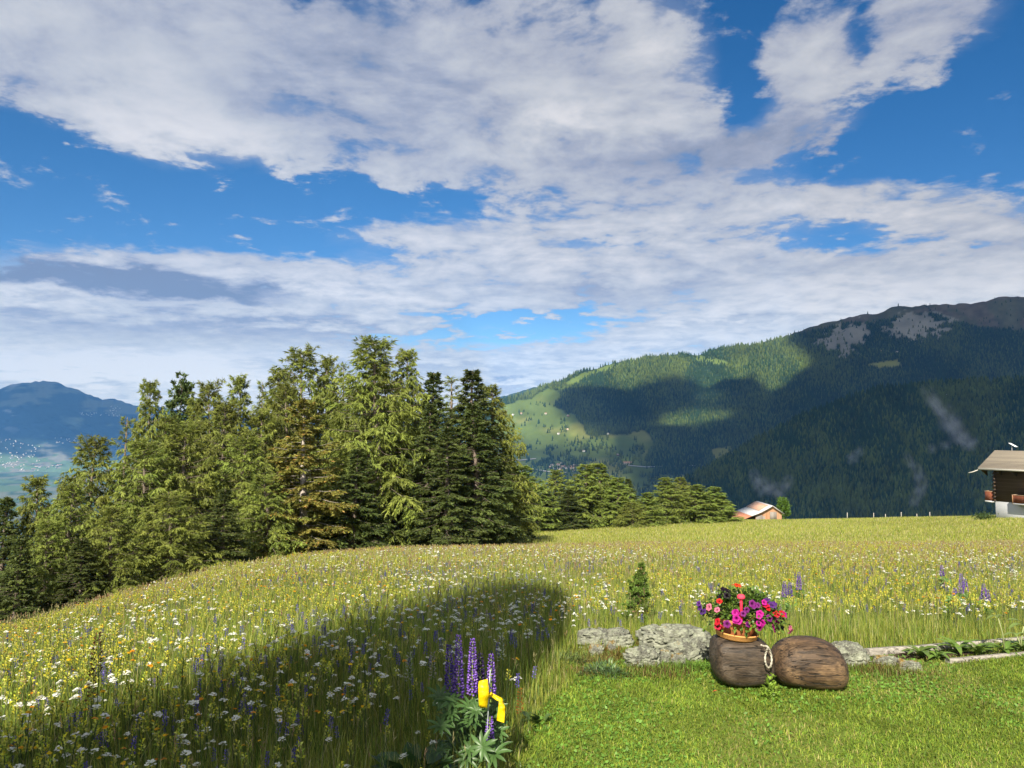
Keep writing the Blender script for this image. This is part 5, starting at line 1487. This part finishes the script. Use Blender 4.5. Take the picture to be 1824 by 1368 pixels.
def build_chalet():
    C0 = unproj(1773, 915, 105.0); rz = math.atan2(-.857, .515)
    e = empty('chalet', C0, 'dark timber chalet on a white plastered base, cut by the picture edge', 'house', None, rz)
    z = lambda w: w - C0[2]
    zb, ze, zr, L, W, ov, gv = z(-8.26), z(-3.42), z(-1.70), 12.0, 6.5, 1.2, 1.42
    M_W = stripes_mat('squared_logs', 2, .24, (.036, .024, .016), (.085, .058, .040), (.010, .008, .006), along=0)
    M_S = stripes_mat('shingle_courses', 1, .30, (.20, .172, .14), (.34, .295, .23), (.08, .068, .055), .9, .22, along=None)
    M_P = attr_mat('white_plaster', .9, .15, 3, .08, 30, .2, .01)
    M_B = stripes_mat('red_brown_boards', 0, .16, (.15, .045, .025), (.22, .075, .040), (.03, .012, .008), .8, .16, along=2)
    M_B2 = stripes_mat('balcony_boards', 1, .16, (.15, .045, .025), (.22, .075, .040), (.03, .012, .008), .8, .16, along=2)
    M_D = attr_mat('dark_timber', .85, .2, 8, .3)
    M_GL = attr_mat('window_glass', .1, .6)
    MB().box((L / 2, W / 2, (zb - 2.2) / 2), (L / 2 - .04, W / 2 - .04, (zb + 2.2) / 2), None, (.46, .47, .49)).obj('base_wall', M_P, e)
    w = MB()
    w.add([(0, 0, zb), (L, 0, zb), (L, W, zb), (0, W, zb), (0, 0, ze), (L, 0, ze), (L, W, ze), (0, W, ze), (0, W / 2, zr - .12), (L, W / 2, zr - .12)],
          [[0, 1, 5, 4], [2, 3, 7, 6], [3, 0, 4, 7], [1, 2, 6, 5], [4, 8, 7, 7], [5, 6, 9, 9], [3, 2, 1, 0]])
    n = int((ze - zb) / .24)
    for i in range(n):                                    # crossed log ends at the corners
        if i % 2: w.box((-.14, .10, zb + .12 + i * .24), (.14, .09, .10))
        else: w.box((.10, -.14, zb + .12 + i * .24), (.09, .14, .10))
    w.obj('wall', M_W, e)
    tr = (zr - z(-4.0)) / (W / 2 + ov); roof = MB(); th = .16
    for s in (0, 1):
        Y = lambda t: t if s == 0 else W - t
        P = []
        for x in (-gv, L + gv):
            for t, zz in ((-ov, z(-4.0)), (W / 2, zr)):
                P += [(x, Y(t), zz), (x, Y(t), zz + th)]
        q = [[0, 2, 6, 4], [1, 5, 7, 3], [0, 1, 3, 2], [4, 6, 7, 5], [0, 4, 5, 1], [2, 3, 7, 6]]
        roof.add(P, q if s == 0 else [f[::-1] for f in q])
    for k in range(30):                                   # thick butts of the shingle courses
        t = -ov + .02 + k * .147; zz = z(-4.0) + tr * (t + ov)
        roof.add([(-gv - .02, t, zz + th + .002), (L + gv, t, zz + th + .002), (L + gv, t, zz + th + .055), (-gv - .02, t, zz + th + .055), (-gv - .02, t + .16, zz + th + .02 + .16 * tr), (L + gv, t + .16, zz + th + .02 + .16 * tr)],
                 [[0, 1, 2, 3], [3, 2, 5, 4], [0, 3, 4, 4]])
    rf = roof.obj('roof', M_S, e)
    MB().box((L / 2, -ov - .04, z(-4.0) + .05), (L / 2 + gv, .03, .13), None, (.42, .40, .37)).obj('fascia_board', M_D, rf)
    for x in np.arange(-1.0, L + 1.2, 1.9):
        MB().add([(x - .07, -ov + .1, z(-4.05)), (x + .07, -ov + .1, z(-4.05)), (x + .07, .2, z(-4.05) + (ov + .1) * tr), (x - .07, .2, z(-4.05) + (ov + .1) * tr), (x - .07, -ov + .1, z(-4.22)), (x + .07, -ov + .1, z(-4.22)), (x + .07, .2, z(-4.9)), (x - .07, .2, z(-4.9))],
                 [[4, 5, 1, 0], [7, 4, 0, 3], [5, 6, 2, 1], [6, 7, 3, 2], [4, 7, 6, 5]], (.04, .03, .022)).obj('rafter', M_D, rf)
    pipe = MB().tube([(-gv - .05, -ov + .05, z(-4.12)), (-gv - .6, -ov - .2, z(-4.4)), (-gv - 1.1, -ov - .35, z(-4.55))], .06, 8, (.45, .43, .40)); pipe.obj('rain_spout', M_D, e, True)
    # balcony along the facade
    za, zt = z(-8.43), z(-7.15)
    b = MB().box((7.6, -.66, za + .09), (4.8, .64, .09), None, (.48, .48, .50)).obj('balcony', M_P, e)
    rl_ = MB(); x0, x1, y0 = 2.84, 12.3, -1.27
    rl_.box(((x0 + x1) / 2, y0, (za + .28 + zt - .10) / 2), ((x1 - x0) / 2, .022, (zt - .38 - za) / 2)); rl_.obj('railing', M_B, b)
    r2 = MB().box((x0, -.63, (za + .28 + zt - .10) / 2), (.022, .60, (zt - .38 - za) / 2)); r2.obj('railing', M_B2, b)
    h = MB().box(((x0 + x1) / 2, y0, zt - .02), ((x1 - x0) / 2 + .06, .06, .04), None, (.34, .24, .16)).box((x0, -.60, zt - .02), (.06, .60, .04), None, (.34, .24, .16))
    for x in (x0 + .05, x0 + 2.2, x0 + 4.4, x0 + 6.6): h.box((x, y0 - .03, (za + zt) / 2 + .08), (.06, .05, (zt - za) / 2 - .10), None, (.24, .13, .075))
    h.obj('handrail', M_D, b)
    # balcony on the gable side
    za, zt = z(-8.50), z(-7.02)
    b = MB().box((-.76, 2.7, za + .10), (.70, 2.4, .10), None, (.52, .52, .54)).obj('balcony', M_P, e)
    MB().box((-1.42, 2.7, (za + .22 + zt - .1) / 2), (.022, 2.36, (zt - .32 - za) / 2)).obj('railing', M_B2, b)
    MB().box((-.74, .34, (za + .22 + zt - .1) / 2), (.66, .022, (zt - .32 - za) / 2)).obj('railing', M_B, b)
    MB().box((-1.42, 2.7, zt - .02), (.06, 2.42, .04), None, (.30, .2, .13)).box((-.70, .34, zt - .02), (.70, .06, .04), None, (.30, .2, .13)).obj('handrail', M_D, b)
    for (x, zz, wd, hh) in ((5.6, z(-9.15), .8, .28), (4.6, z(-6.2), .55, .6), (7.4, z(-6.2), .55, .6)):
        wn = MB().box((x, -.03 if zz > zb else .02, zz), (wd, .05, hh), None, (.30, .20, .13) if zz > zb else (.6, .6, .6)).obj('window', M_D, e)
        MB().box((x, -.07 if zz > zb else -.03, zz), (wd - .08, .015, hh - .08), None, (.02, .024, .03)).obj('pane', M_GL, wn)
    a = MB().tube([(.0, 0, 0), (0, 0, .78)], .03, 8, (.55, .56, .58))
    ca, sa = math.cos(.52), math.sin(.52)
    a.box((.18, 0, .86), (.52, .34, .022), [[ca, 0, sa], [0, 1, 0], [-sa, 0, ca]], (.62, .64, .66))
    a.obj('antenna', attr_mat('grey_antenna', .5, .4), e, False, (-gv + 2.2, W / 2, zr + .1))
    tk = MB()
    return C0


C0 = build_chalet()
g = unproj(1750, 913, 99.0)
herb_pos = g

# ------------------------------------------------------------------ barn
def build_barn():
    e = empty('barn', (46.5, 149.5, -16.8), 'small barn with a patched rust and grey tin roof at the rim of the meadow', 'barn')
    B = np.array([46.5, 149.5, -16.8])

    def tin(name, c1, c2):
        m, N = new_mat(name)
        co = N.n('ShaderNodeTexCoord').outputs['Object']; sp = N.n('ShaderNodeSeparateXYZ'); N.t.links.new(co, sp.inputs[0])
        wv = N.m('SINE', N.m('MULTIPLY', sp.outputs[1], 14.0)); n = N.noise(N.vm('MULTIPLY', co, (.5, 3, .5)), 1.5, 6, .7)
        col = N.mix(N.ramp(n, .3, .7), c1 + (1,), c2 + (1,)); col = N.mix(N.ramp(wv, .4, 1.0), col, N.mix(.35, col, (.1, .07, .06, 1)))
        finish(N, principled(N, col, .6, .35, bump(N, wv, .5, .03))); return m
    rust = tin('rusty_tin', (.30, .105, .052), (.42, .185, .105)); grey = tin('grey_tin', (.34, .35, .37), (.48, .48, .50)); rust2 = tin('faded_rusty_tin', (.32, .16, .10), (.50, .33, .25))

    def sheet(mb, x0, z0, x1, z1, y0, y1, lift=0.0):
        n = np.array([-(z1 - z0), 0, x1 - x0]); n = n / np.linalg.norm(n); n = n if n[2] > 0 else -n
        P = [np.array([x, y, zz]) - B + n * lift for (x, zz) in ((x0, z0), (x1, z1)) for y in (y0, y1)]
        V = np.array([p for p in P] + [p - n * .08 for p in P])
        return mb.add(V, [[0, 1, 3, 2], [4, 6, 7, 5], [0, 2, 6, 4], [1, 5, 7, 3], [0, 4, 5, 1], [2, 3, 7, 6]])
    rz, xr = -12.9, 48.5
    ya, yb_ = 144.7, 154.3
    zx = lambda x: np.interp(x, [42.4, 46.4, 48.5], [-15.62, -14.07, rz])
    rf = sheet(MB(), 44.5, zx(44.5), 46.4, zx(46.4), ya, yb_); sheet(rf, 46.4, zx(46.4), 48.5, rz, ya, yb_); sheet(rf, 48.5, rz, 50.65, -14.45, ya, yb_); 
    rf = rf.obj('roof', grey, e)
    sheet(MB(), 42.4, zx(42.4), 44.5, zx(44.5), ya, yb_, .0).obj('rusty_sheet', rust, rf)
    sheet(MB(), 46.42, zx(46.42), 48.2, zx(48.2), ya + 1.9, yb_ - .1, .09).obj('rusty_sheet', rust2, rf)
    br = stripes_mat('weathered_barn_boards', 0, .22, (.27, .135, .075), (.42, .25, .155), (.08, .05, .03), .9, .12, along=2)
    gr = stripes_mat('grey_barn_boards', 0, .20, (.16, .14, .13), (.32, .29, .27), (.03, .025, .02), .9, .2, along=2)
    y = 145.4; z0 = -18.5
    w = MB(); xs = [45.4, 46.4, 48.5, 50.3]; top = [zx(45.4) - .1, zx(46.4) - .1, rz - .1, -14.25]
    for yy, fl in ((y, 0), (153.8, 1)):
        V = [(x, yy, z0) for x in xs] + [(x, yy, t) for x, t in zip(xs, top)]
        F = [[i, i + 1, i + 5, i + 4] for i in range(3)]
        w.add(np.array(V) - B, F if not fl else [f[::-1] for f in F])
    for x, t in ((45.4, top[0]), (50.3, top[3])):
        w.add(np.array([(x, y, z0), (x, 153.8, z0), (x, 153.8, t), (x, y, t)]) - B, [[0, 1, 2, 3]])
    w.obj('wall', br, e)
    MB().box(np.array([48.72, y - .03, -14.9]) - B, (.62, .03, .78)).box(np.array([48.72, y - .03, -16.9]) - B, (.62, .03, 1.2)).obj('door', gr, e)
    MB().box(np.array([46.1, y - .035, -15.6]) - B, (.62, .03, .9)).box(np.array([46.95, y - .036, -15.75]) - B, (.2, .03, .8)).obj('patch_boards', gr, e)
    p = MB()
    for yy in (145.5, 149.5, 153.6): p.box(np.array([42.8, yy, -17.2]) - B, (.1, .1, 1.55), None, (.06, .045, .035))
    p.obj('posts', attr_mat('dark_post', .9, .1), e)


build_barn()


def broadleaf(u, vt, y, w, label):
    r = np.random.default_rng(3); T = unproj(u, vt, y); gz = float(ground_z(T[0], T[1])); h = T[2] - gz
    e = empty('broadleaf_tree', (T[0], y, gz), label, 'tree'); W = w / F_PX * y * .5
    n = 3600; d = r.normal(size=(n, 3)); d /= np.linalg.norm(d, axis=1, keepdims=True); q = r.uniform(.3, 1, n) ** .5
    lump = 1 + 1.5 * (noise3(d, 3.4, 3) - .5) * 2
    P = d * (q * lump)[:, None] * np.array([W * .85, W * .85, h * .40]) + np.array([0, 0, h * .62])
    D = d + r.normal(0, .7, (n, 3)); D /= np.linalg.norm(D, axis=1, keepdims=True)
    V, F = sliver_quads(P, D, r.uniform(.2, .4, n), r.uniform(.14, .26, n), r)
    K = np.array([.085, .165, .025]) * r.uniform(.6, 1.4, (n, 1)) * (.7 + .6 * noise3(P, .8, 8))[:, None]
    link('crown', make_mesh('crown', V, F, M_LEAF, np.repeat(K, 4, 0)), e)
    MB().tube([(0, 0, 0), (.05, 0, h * .4), (0, .05, h * .8)], [.16, .12, .03], 7, (.12, .09, .07)).obj('trunk', M_BARK, e)


broadleaf(1395, 890, 149.0, 24, 'small bright green leafy tree behind the barn')
for i, (u, v, lab) in enumerate(((1509, 913, 'pale fence post nearest the barn on the meadow rim'), (1556, 913.5, 'second pale fence post from the barn'), (1577, 915.5, 'shortest fence post, third from the barn'), (1605, 912, 'tallest pale fence post in the middle of the row'), (1633, 915, 'thin low fence post next after the tallest'), (1656, 912, 'last fence post of the row towards the chalet'))):
    T = unproj(u, v, 141.0); gz = float(ground_z(T[0], T[1]))
    mb = MB().tube([(0, 0, 0), (.02, 0, T[2] - gz - .06), (.02, 0, T[2] - gz)], [.075, .065, .035], 8, (.40, .38, .34)); mb.box((.02, -.075, (T[2] - gz) * .8), (.02, .02, .05), None, (.2, .2, .2))
    tagit(mb.obj('fence_post', M_BARK, None, True, (T[0], 141.0, gz)), lab, 'fence post', 'fence posts along the meadow rim')
herb2 = np.random.default_rng(2); g = unproj(1752, 911, 101.5); gz = float(ground_z(g[0], g[1])); mb = MB()
n = 900; P = herb2.normal(0, 1, (n, 3)) * [.55, .4, .28] + [0, 0, .3]; D = herb2.normal(0, 1, (n, 3)) + [0, 0, .6]; D /= np.linalg.norm(D, axis=1, keepdims=True)
V, F = sliver_quads(P, D, herb2.uniform(.12, .3, n), herb2.uniform(.06, .12, n), herb2)
tagit(link('shrub', make_mesh('shrub', V, F, M_LEAF, np.repeat(np.array([.05, .085, .025]) * herb2.uniform(.5, 1.4, (n, 1)), 4, 0)), None, (g[0], g[1], gz)), 'low dark shrub under the side balcony of the chalet', 'shrub')


# ------------------------------------------------------------------ far hamlets, roads, lone trees
def house_proto(wall, roof, seed=0):
    m = MB().box((0, 0, 2.2), (5, 4, 3.2), None, wall)
    m.add([(-5.6, -4.9, 4.9), (5.6, -4.9, 4.9), (5.6, 0, 8.1), (-5.6, 0, 8.1), (-5.6, 4.9, 4.9), (5.6, 4.9, 4.9)], [[0, 1, 2, 3], [3, 2, 5, 4]], roof)
    m.add([(-5, -4, 5.4), (-5, 4, 5.4), (-5, 0, 7.9), (5, -4, 5.4), (5, 4, 5.4), (5, 0, 7.9)], [[0, 2, 1], [3, 4, 5]], wall)
    for x in (-2.6, 0, 2.6): m.box((x, -4.02, 2.6), (.6, .05, .8), None, (.05, .05, .06))
    m.box((2, 1.6, 7.6), (.5, .5, 1.2), None, (.4, .36, .33))
    return m.mesh('far_house', M_FAR)


HP = [house_proto((.62, .60, .55), (.30, .17, .12)), house_proto((.22, .14, .09), (.33, .29, .26)), house_proto((.70, .69, .66), (.24, .20, .18)), house_proto((.52, .44, .36), (.36, .20, .14))]


def far_house(u, v, slope, s, label, group, k, name='far_house', yaw=None, pt=None):
    P = slope.at(u, v) if pt is None else pt
    o = link(name, HP[k % 4], None, (P[0], P[1], P[2] + .5)); s = s if hasattr(s, '__len__') else (s,) * 3
    o.scale = s; o.rotation_euler = (0, 0, random.uniform(0, 3.14) if yaw is None else yaw)
    return tagit(o, label, 'house', group)


random.seed(11)
for i in range(16):
    far_house(random.uniform(980, 1024), random.gauss(835, 4), MAIN, random.uniform(1.0, 1.4), 'small house of the hamlet below the mountain pasture', 'houses of the hamlet below the pasture', i)
far_house(1119, 827, MAIN, (4.4, 1.6, 1.5), 'long building with a red roof alone under the pasture', None, 3, 'farmhouse', .15)
for i, (u, v, lab) in enumerate(((901, 734, 'hut at the very edge of the outermost larch on the pasture'), (914, 740, 'pale hut second on the upper pasture'), (928, 738, 'hut third along the upper pasture'), (972, 738, 'pale chalet below the copse on the upper pasture'), (1012, 742, 'chalet against the forest edge'),
                                 (995, 774, 'chalet in the middle of the pasture'), (1011, 766, 'brown chalet just above the middle one'), (1083, 774, 'pale chalet at the tip of the dark forest'), (1100, 812, 'hut in the lower pasture above the red roofed building'), (1040, 805, 'hut among the copses of the lower pasture'), (1570, 627, 'alp hut under the scree'), (1598, 628, 'second alp hut under the scree'))):
    far_house(u, v, MAIN, 1.15, lab, 'huts on the mountain pasture', i + 1)
for (u0, u1, v0, v1, n, lab, grp, sl) in ((-40, 72, 782, 840, 120, 'pale house of the valley town below the far mountain', 'houses of the valley town', LEFT), (96, 160, 780, 790, 26, 'house of the village at the foot of the far mountain', 'houses of the foothill village', LEFT),
                                          (140, 215, 735, 742, 30, 'house of the village strung across the far mountain', 'houses of the terrace village', LEFT), (196, 216, 722, 733, 12, 'house of the upper village on the far mountain', 'houses of the upper village', LEFT), (60, 110, 828, 836, 9, 'long pale works building by the valley town', 'works buildings by the valley town', LEFT)):
    for i in range(n):
        u, v = random.uniform(u0, u1), random.uniform(v0, v1)
        if n == 120: v = min(838, v + max(0, u - 20) * .25)
        s = random.uniform(.9, 1.6); far_house(u, v, sl, (s * 4, s * 1.5, s) if 'works' in lab else s, lab, grp, 0 if i % 3 else 2)


def road(pts, slope, dv, label):
    p = np.array(pts, float); t = np.linspace(0, 1, 60); s = np.linspace(0, 1, len(p))
    u, v = np.interp(t, s, p[:, 0]), np.interp(t, s, p[:, 1]); A = slope.at(u, v) ; Bq = slope.at(u, v + dv)
    A[:, 2] += 3; Bq[:, 2] += 3; A[:, 1] -= 4; Bq[:, 1] -= 4
    n = 60; i = np.arange(n - 1)
    o = link('road', make_mesh('road', np.concatenate([A, Bq]), np.stack([i, i + 1, n + i + 1, n + i], 1), M_FAR, np.full((2 * n, 3), .30)))
    tagit(o, label, 'road', kind='structure')


road([(890, 812), (925, 820), (955, 817)], MAIN, 1.3, 'pale track crossing the lower pasture')
road([(890, 828), (930, 832), (975, 840), (1010, 842)], MAIN, 1.5, 'road that leads to the hamlet')
road([(1118, 829), (1150, 832), (1215, 830), (1270, 828), (1315, 829)], MAIN, 1.3, 'road below the mountain forest')
road([(1600, 706), (1650, 703), (1720, 705), (1824, 702)], FRONT, 1.0, 'forest road cut into the shaded shoulder')

LT = []
for s in range(3):
    V, F = cone_tree(40 + s); LT.append(make_mesh('pasture_tree', V, F, M_FAR, np.array([.024, .046, .018]) * (.7 + .6 * V[:, 2:3])))
cl = [(905, 718, 16, 4, 8), (960, 722, 18, 4, 12), (930, 735, 12, 3, 6), (950, 752, 25, 12, 10), (1010, 790, 22, 10, 14), (945, 790, 40, 12, 8), (1070, 790, 24, 10, 16), (1040, 820, 30, 8, 16), (970, 822, 24, 7, 14), (1130, 800, 16, 10, 10), (1110, 815, 25, 6, 8)]
n = 0
for (u, v, su, sv, k) in cl:
    for i in range(k):
        uu, vv = random.gauss(u, su * .6), random.gauss(v, sv * .6)
        P = MAIN.at(uu, vv); h = random.uniform(13, 24)
        o = link('pasture_tree', LT[n % 3], None, (P[0], P[1], P[2] - 1)); o.scale = (h * .9, h * .9, h); o.rotation_euler = (0, 0, random.uniform(0, 6)); n += 1
        tagit(o, 'dark tree dotted singly over the mountain pasture', 'tree', 'trees dotted over the mountain pasture')


# ------------------------------------------------------------------ drifting mist on the shaded slope
def mist(pts, dens, label, seed, off=150):
    """a wisp: a chain of vapour puffs, thinning to nothing at their rims"""
    e = bpy.data.objects.new('mist', None); C.objects.link(e); tagit(e, label, 'mist', kind='stuff')
    m, N = new_mat('mist_vapour'); q = N.n('ShaderNodeVolumePrincipled'); q.inputs['Color'].default_value = (.92, .95, 1, 1)
    co = N.n('ShaderNodeTexCoord').outputs['Object']
    rr = N.vm('LENGTH', co); n = N.noise(N.vm('ADD', co, (seed * 3.1, 0, 0)), 1.7, 4, .6)
    fall = N.ramp(rr, .15, 1.0, 1.0, 0.0)
    N.set(q.inputs['Density'], N.m('MULTIPLY', N.m('MULTIPLY', fall, N.ramp(n, .36, .72)), dens))
    out = N.n('ShaderNodeOutputMaterial'); N.t.links.new(q.outputs[0], out.inputs['Volume'])
    me = make_mesh('puff', ICO2[0], ICO2[1], m, None, True); r = np.random.default_rng(seed)
    for i, (u, v, w, asp, rot) in enumerate(pts):
        b = FRONT.at(u, max(v, float(FRONT.vs(u)))); y = float(b[1]) - off; P = unproj(u, v, y); R = w / F_PX * y
        o = link('puff', me, e, P); o.scale = (R, R * .8, R * asp); o.rotation_euler = (0, rot, 0)


mist([(1660, 712, 18, 2.0, -.5), (1672, 728, 16, 2.2, -.55), (1690, 750, 26, 1.7, -.5), (1706, 775, 24, 1.5, -.6), (1724, 790, 22, 1.0, -.9)], 0.0272, 'long wisp of mist climbing the shaded slope', 1)
mist([(1620, 822, 12, 2.0, -.4), (1634, 842, 16, 1.6, -.2), (1640, 866, 18, 1.7, .2), (1630, 888, 16, 1.6, .3)], 0.0289, 'curling wisp of mist above the meadow rim', 2)
mist([(1346, 852, 16, 1.6, -.4), (1360, 868, 24, 1.0, -.6), (1384, 874, 24, .9, .2), (1402, 860, 15, 1.4, .3)], 0.034, 'low bank of mist behind the barn', 3)
mist([(1518, 816, 16, 1.0, .6), (1530, 806, 13, 1.2, .6)], 0.0272, 'small puff of mist in the middle of the shaded slope', 4)
mist([(1660, 800, 14, 1.0, .3), (1684, 794, 16, .8, .0)], 0.0204, 'faint puff of mist beside the long wisp', 5)


# ------------------------------------------------------------------ unseen house block behind the viewer, shaped to cast the meadow shadow
def shading_house():
    px = [(-420, 1420), (-200, 1362), (0, 1308), (150, 1262), (300, 1222), (450, 1178), (580, 1142), (700, 1102), (800, 1058), (850, 1043), (900, 1036), (960, 1040), (1010, 1052), (1016, 1090), (1004, 1118), (962, 1158), (896, 1192), (825, 1225), (755, 1268), (690, 1325), (630, 1420)]
    S0 = -3.0; pr = np.array([math.cos(SUN_AZ), -math.sin(SUN_AZ)]); dr = np.array([math.sin(SUN_AZ), math.cos(SUN_AZ)])
    pts = []
    for (u, v) in px:
        g = ground_at(u, v); g = ground_at(u, v + F_PX * .20 / g[1]); w_, s_ = g[:2] @ pr, g[:2] @ dr
        pts.append((w_, (s_ - S0) * math.tan(SUN_EL) + g[2] + .22))
    pts = [(pts[0][0] - .6, -.3)] + pts + [(pts[-1][0], -.3)]
    W, Hh = np.array(pts).T
    cw, ch = W.mean(), 3.0; n = len(W)
    base = pr * cw + dr * S0
    e = empty('shadow_house', (base[0], base[1], 0), 'unseen house block with an outline shaped to shade the meadow', 'house')
    fr = np.stack([pr[0] * W + dr[0] * S0 - base[0], pr[1] * W + dr[1] * S0 - base[1], Hh], 1); bk = fr - np.array([dr[0], dr[1], 0]) * 6.0
    c1, c2 = fr.mean(0), bk.mean(0); mb = MB()
    i = np.arange(n); j = (i + 1) % n
    mb.add(np.concatenate([fr, bk, [c1], [c2]]), [[a, b, 2 * n, 2 * n] for a, b in zip(i, j)] + [[n + b, n + a, 2 * n + 1, 2 * n + 1] for a, b in zip(i, j)] + [[a, n + a, n + b, b] for a, b in zip(i, j)], (.10, .07, .05))
    mb.obj('wall', M_PLAIN, e)


shading_house()
# ------------------------------------------------------------------ the air between here and the far slopes
def build_haze():
    m, N = new_mat('valley_air')
    v = N.n('ShaderNodeVolumePrincipled')
    v.inputs['Color'].default_value = (.14, .42, 1.0, 1)
    v.inputs['Density'].default_value = HAZE
    v.inputs['Anisotropy'].default_value = -0.2
    out = N.n('ShaderNodeOutputMaterial'); N.t.links.new(v.outputs[0], out.inputs['Volume'])
    b = MB().box((0, 7300, 350), (14000, 8300, 1150))
    o = b.obj('haze', m)
    tagit(o, 'pale blue air that fades the far slopes', 'haze', kind='stuff')


HAZE = 2.8e-5
build_haze()
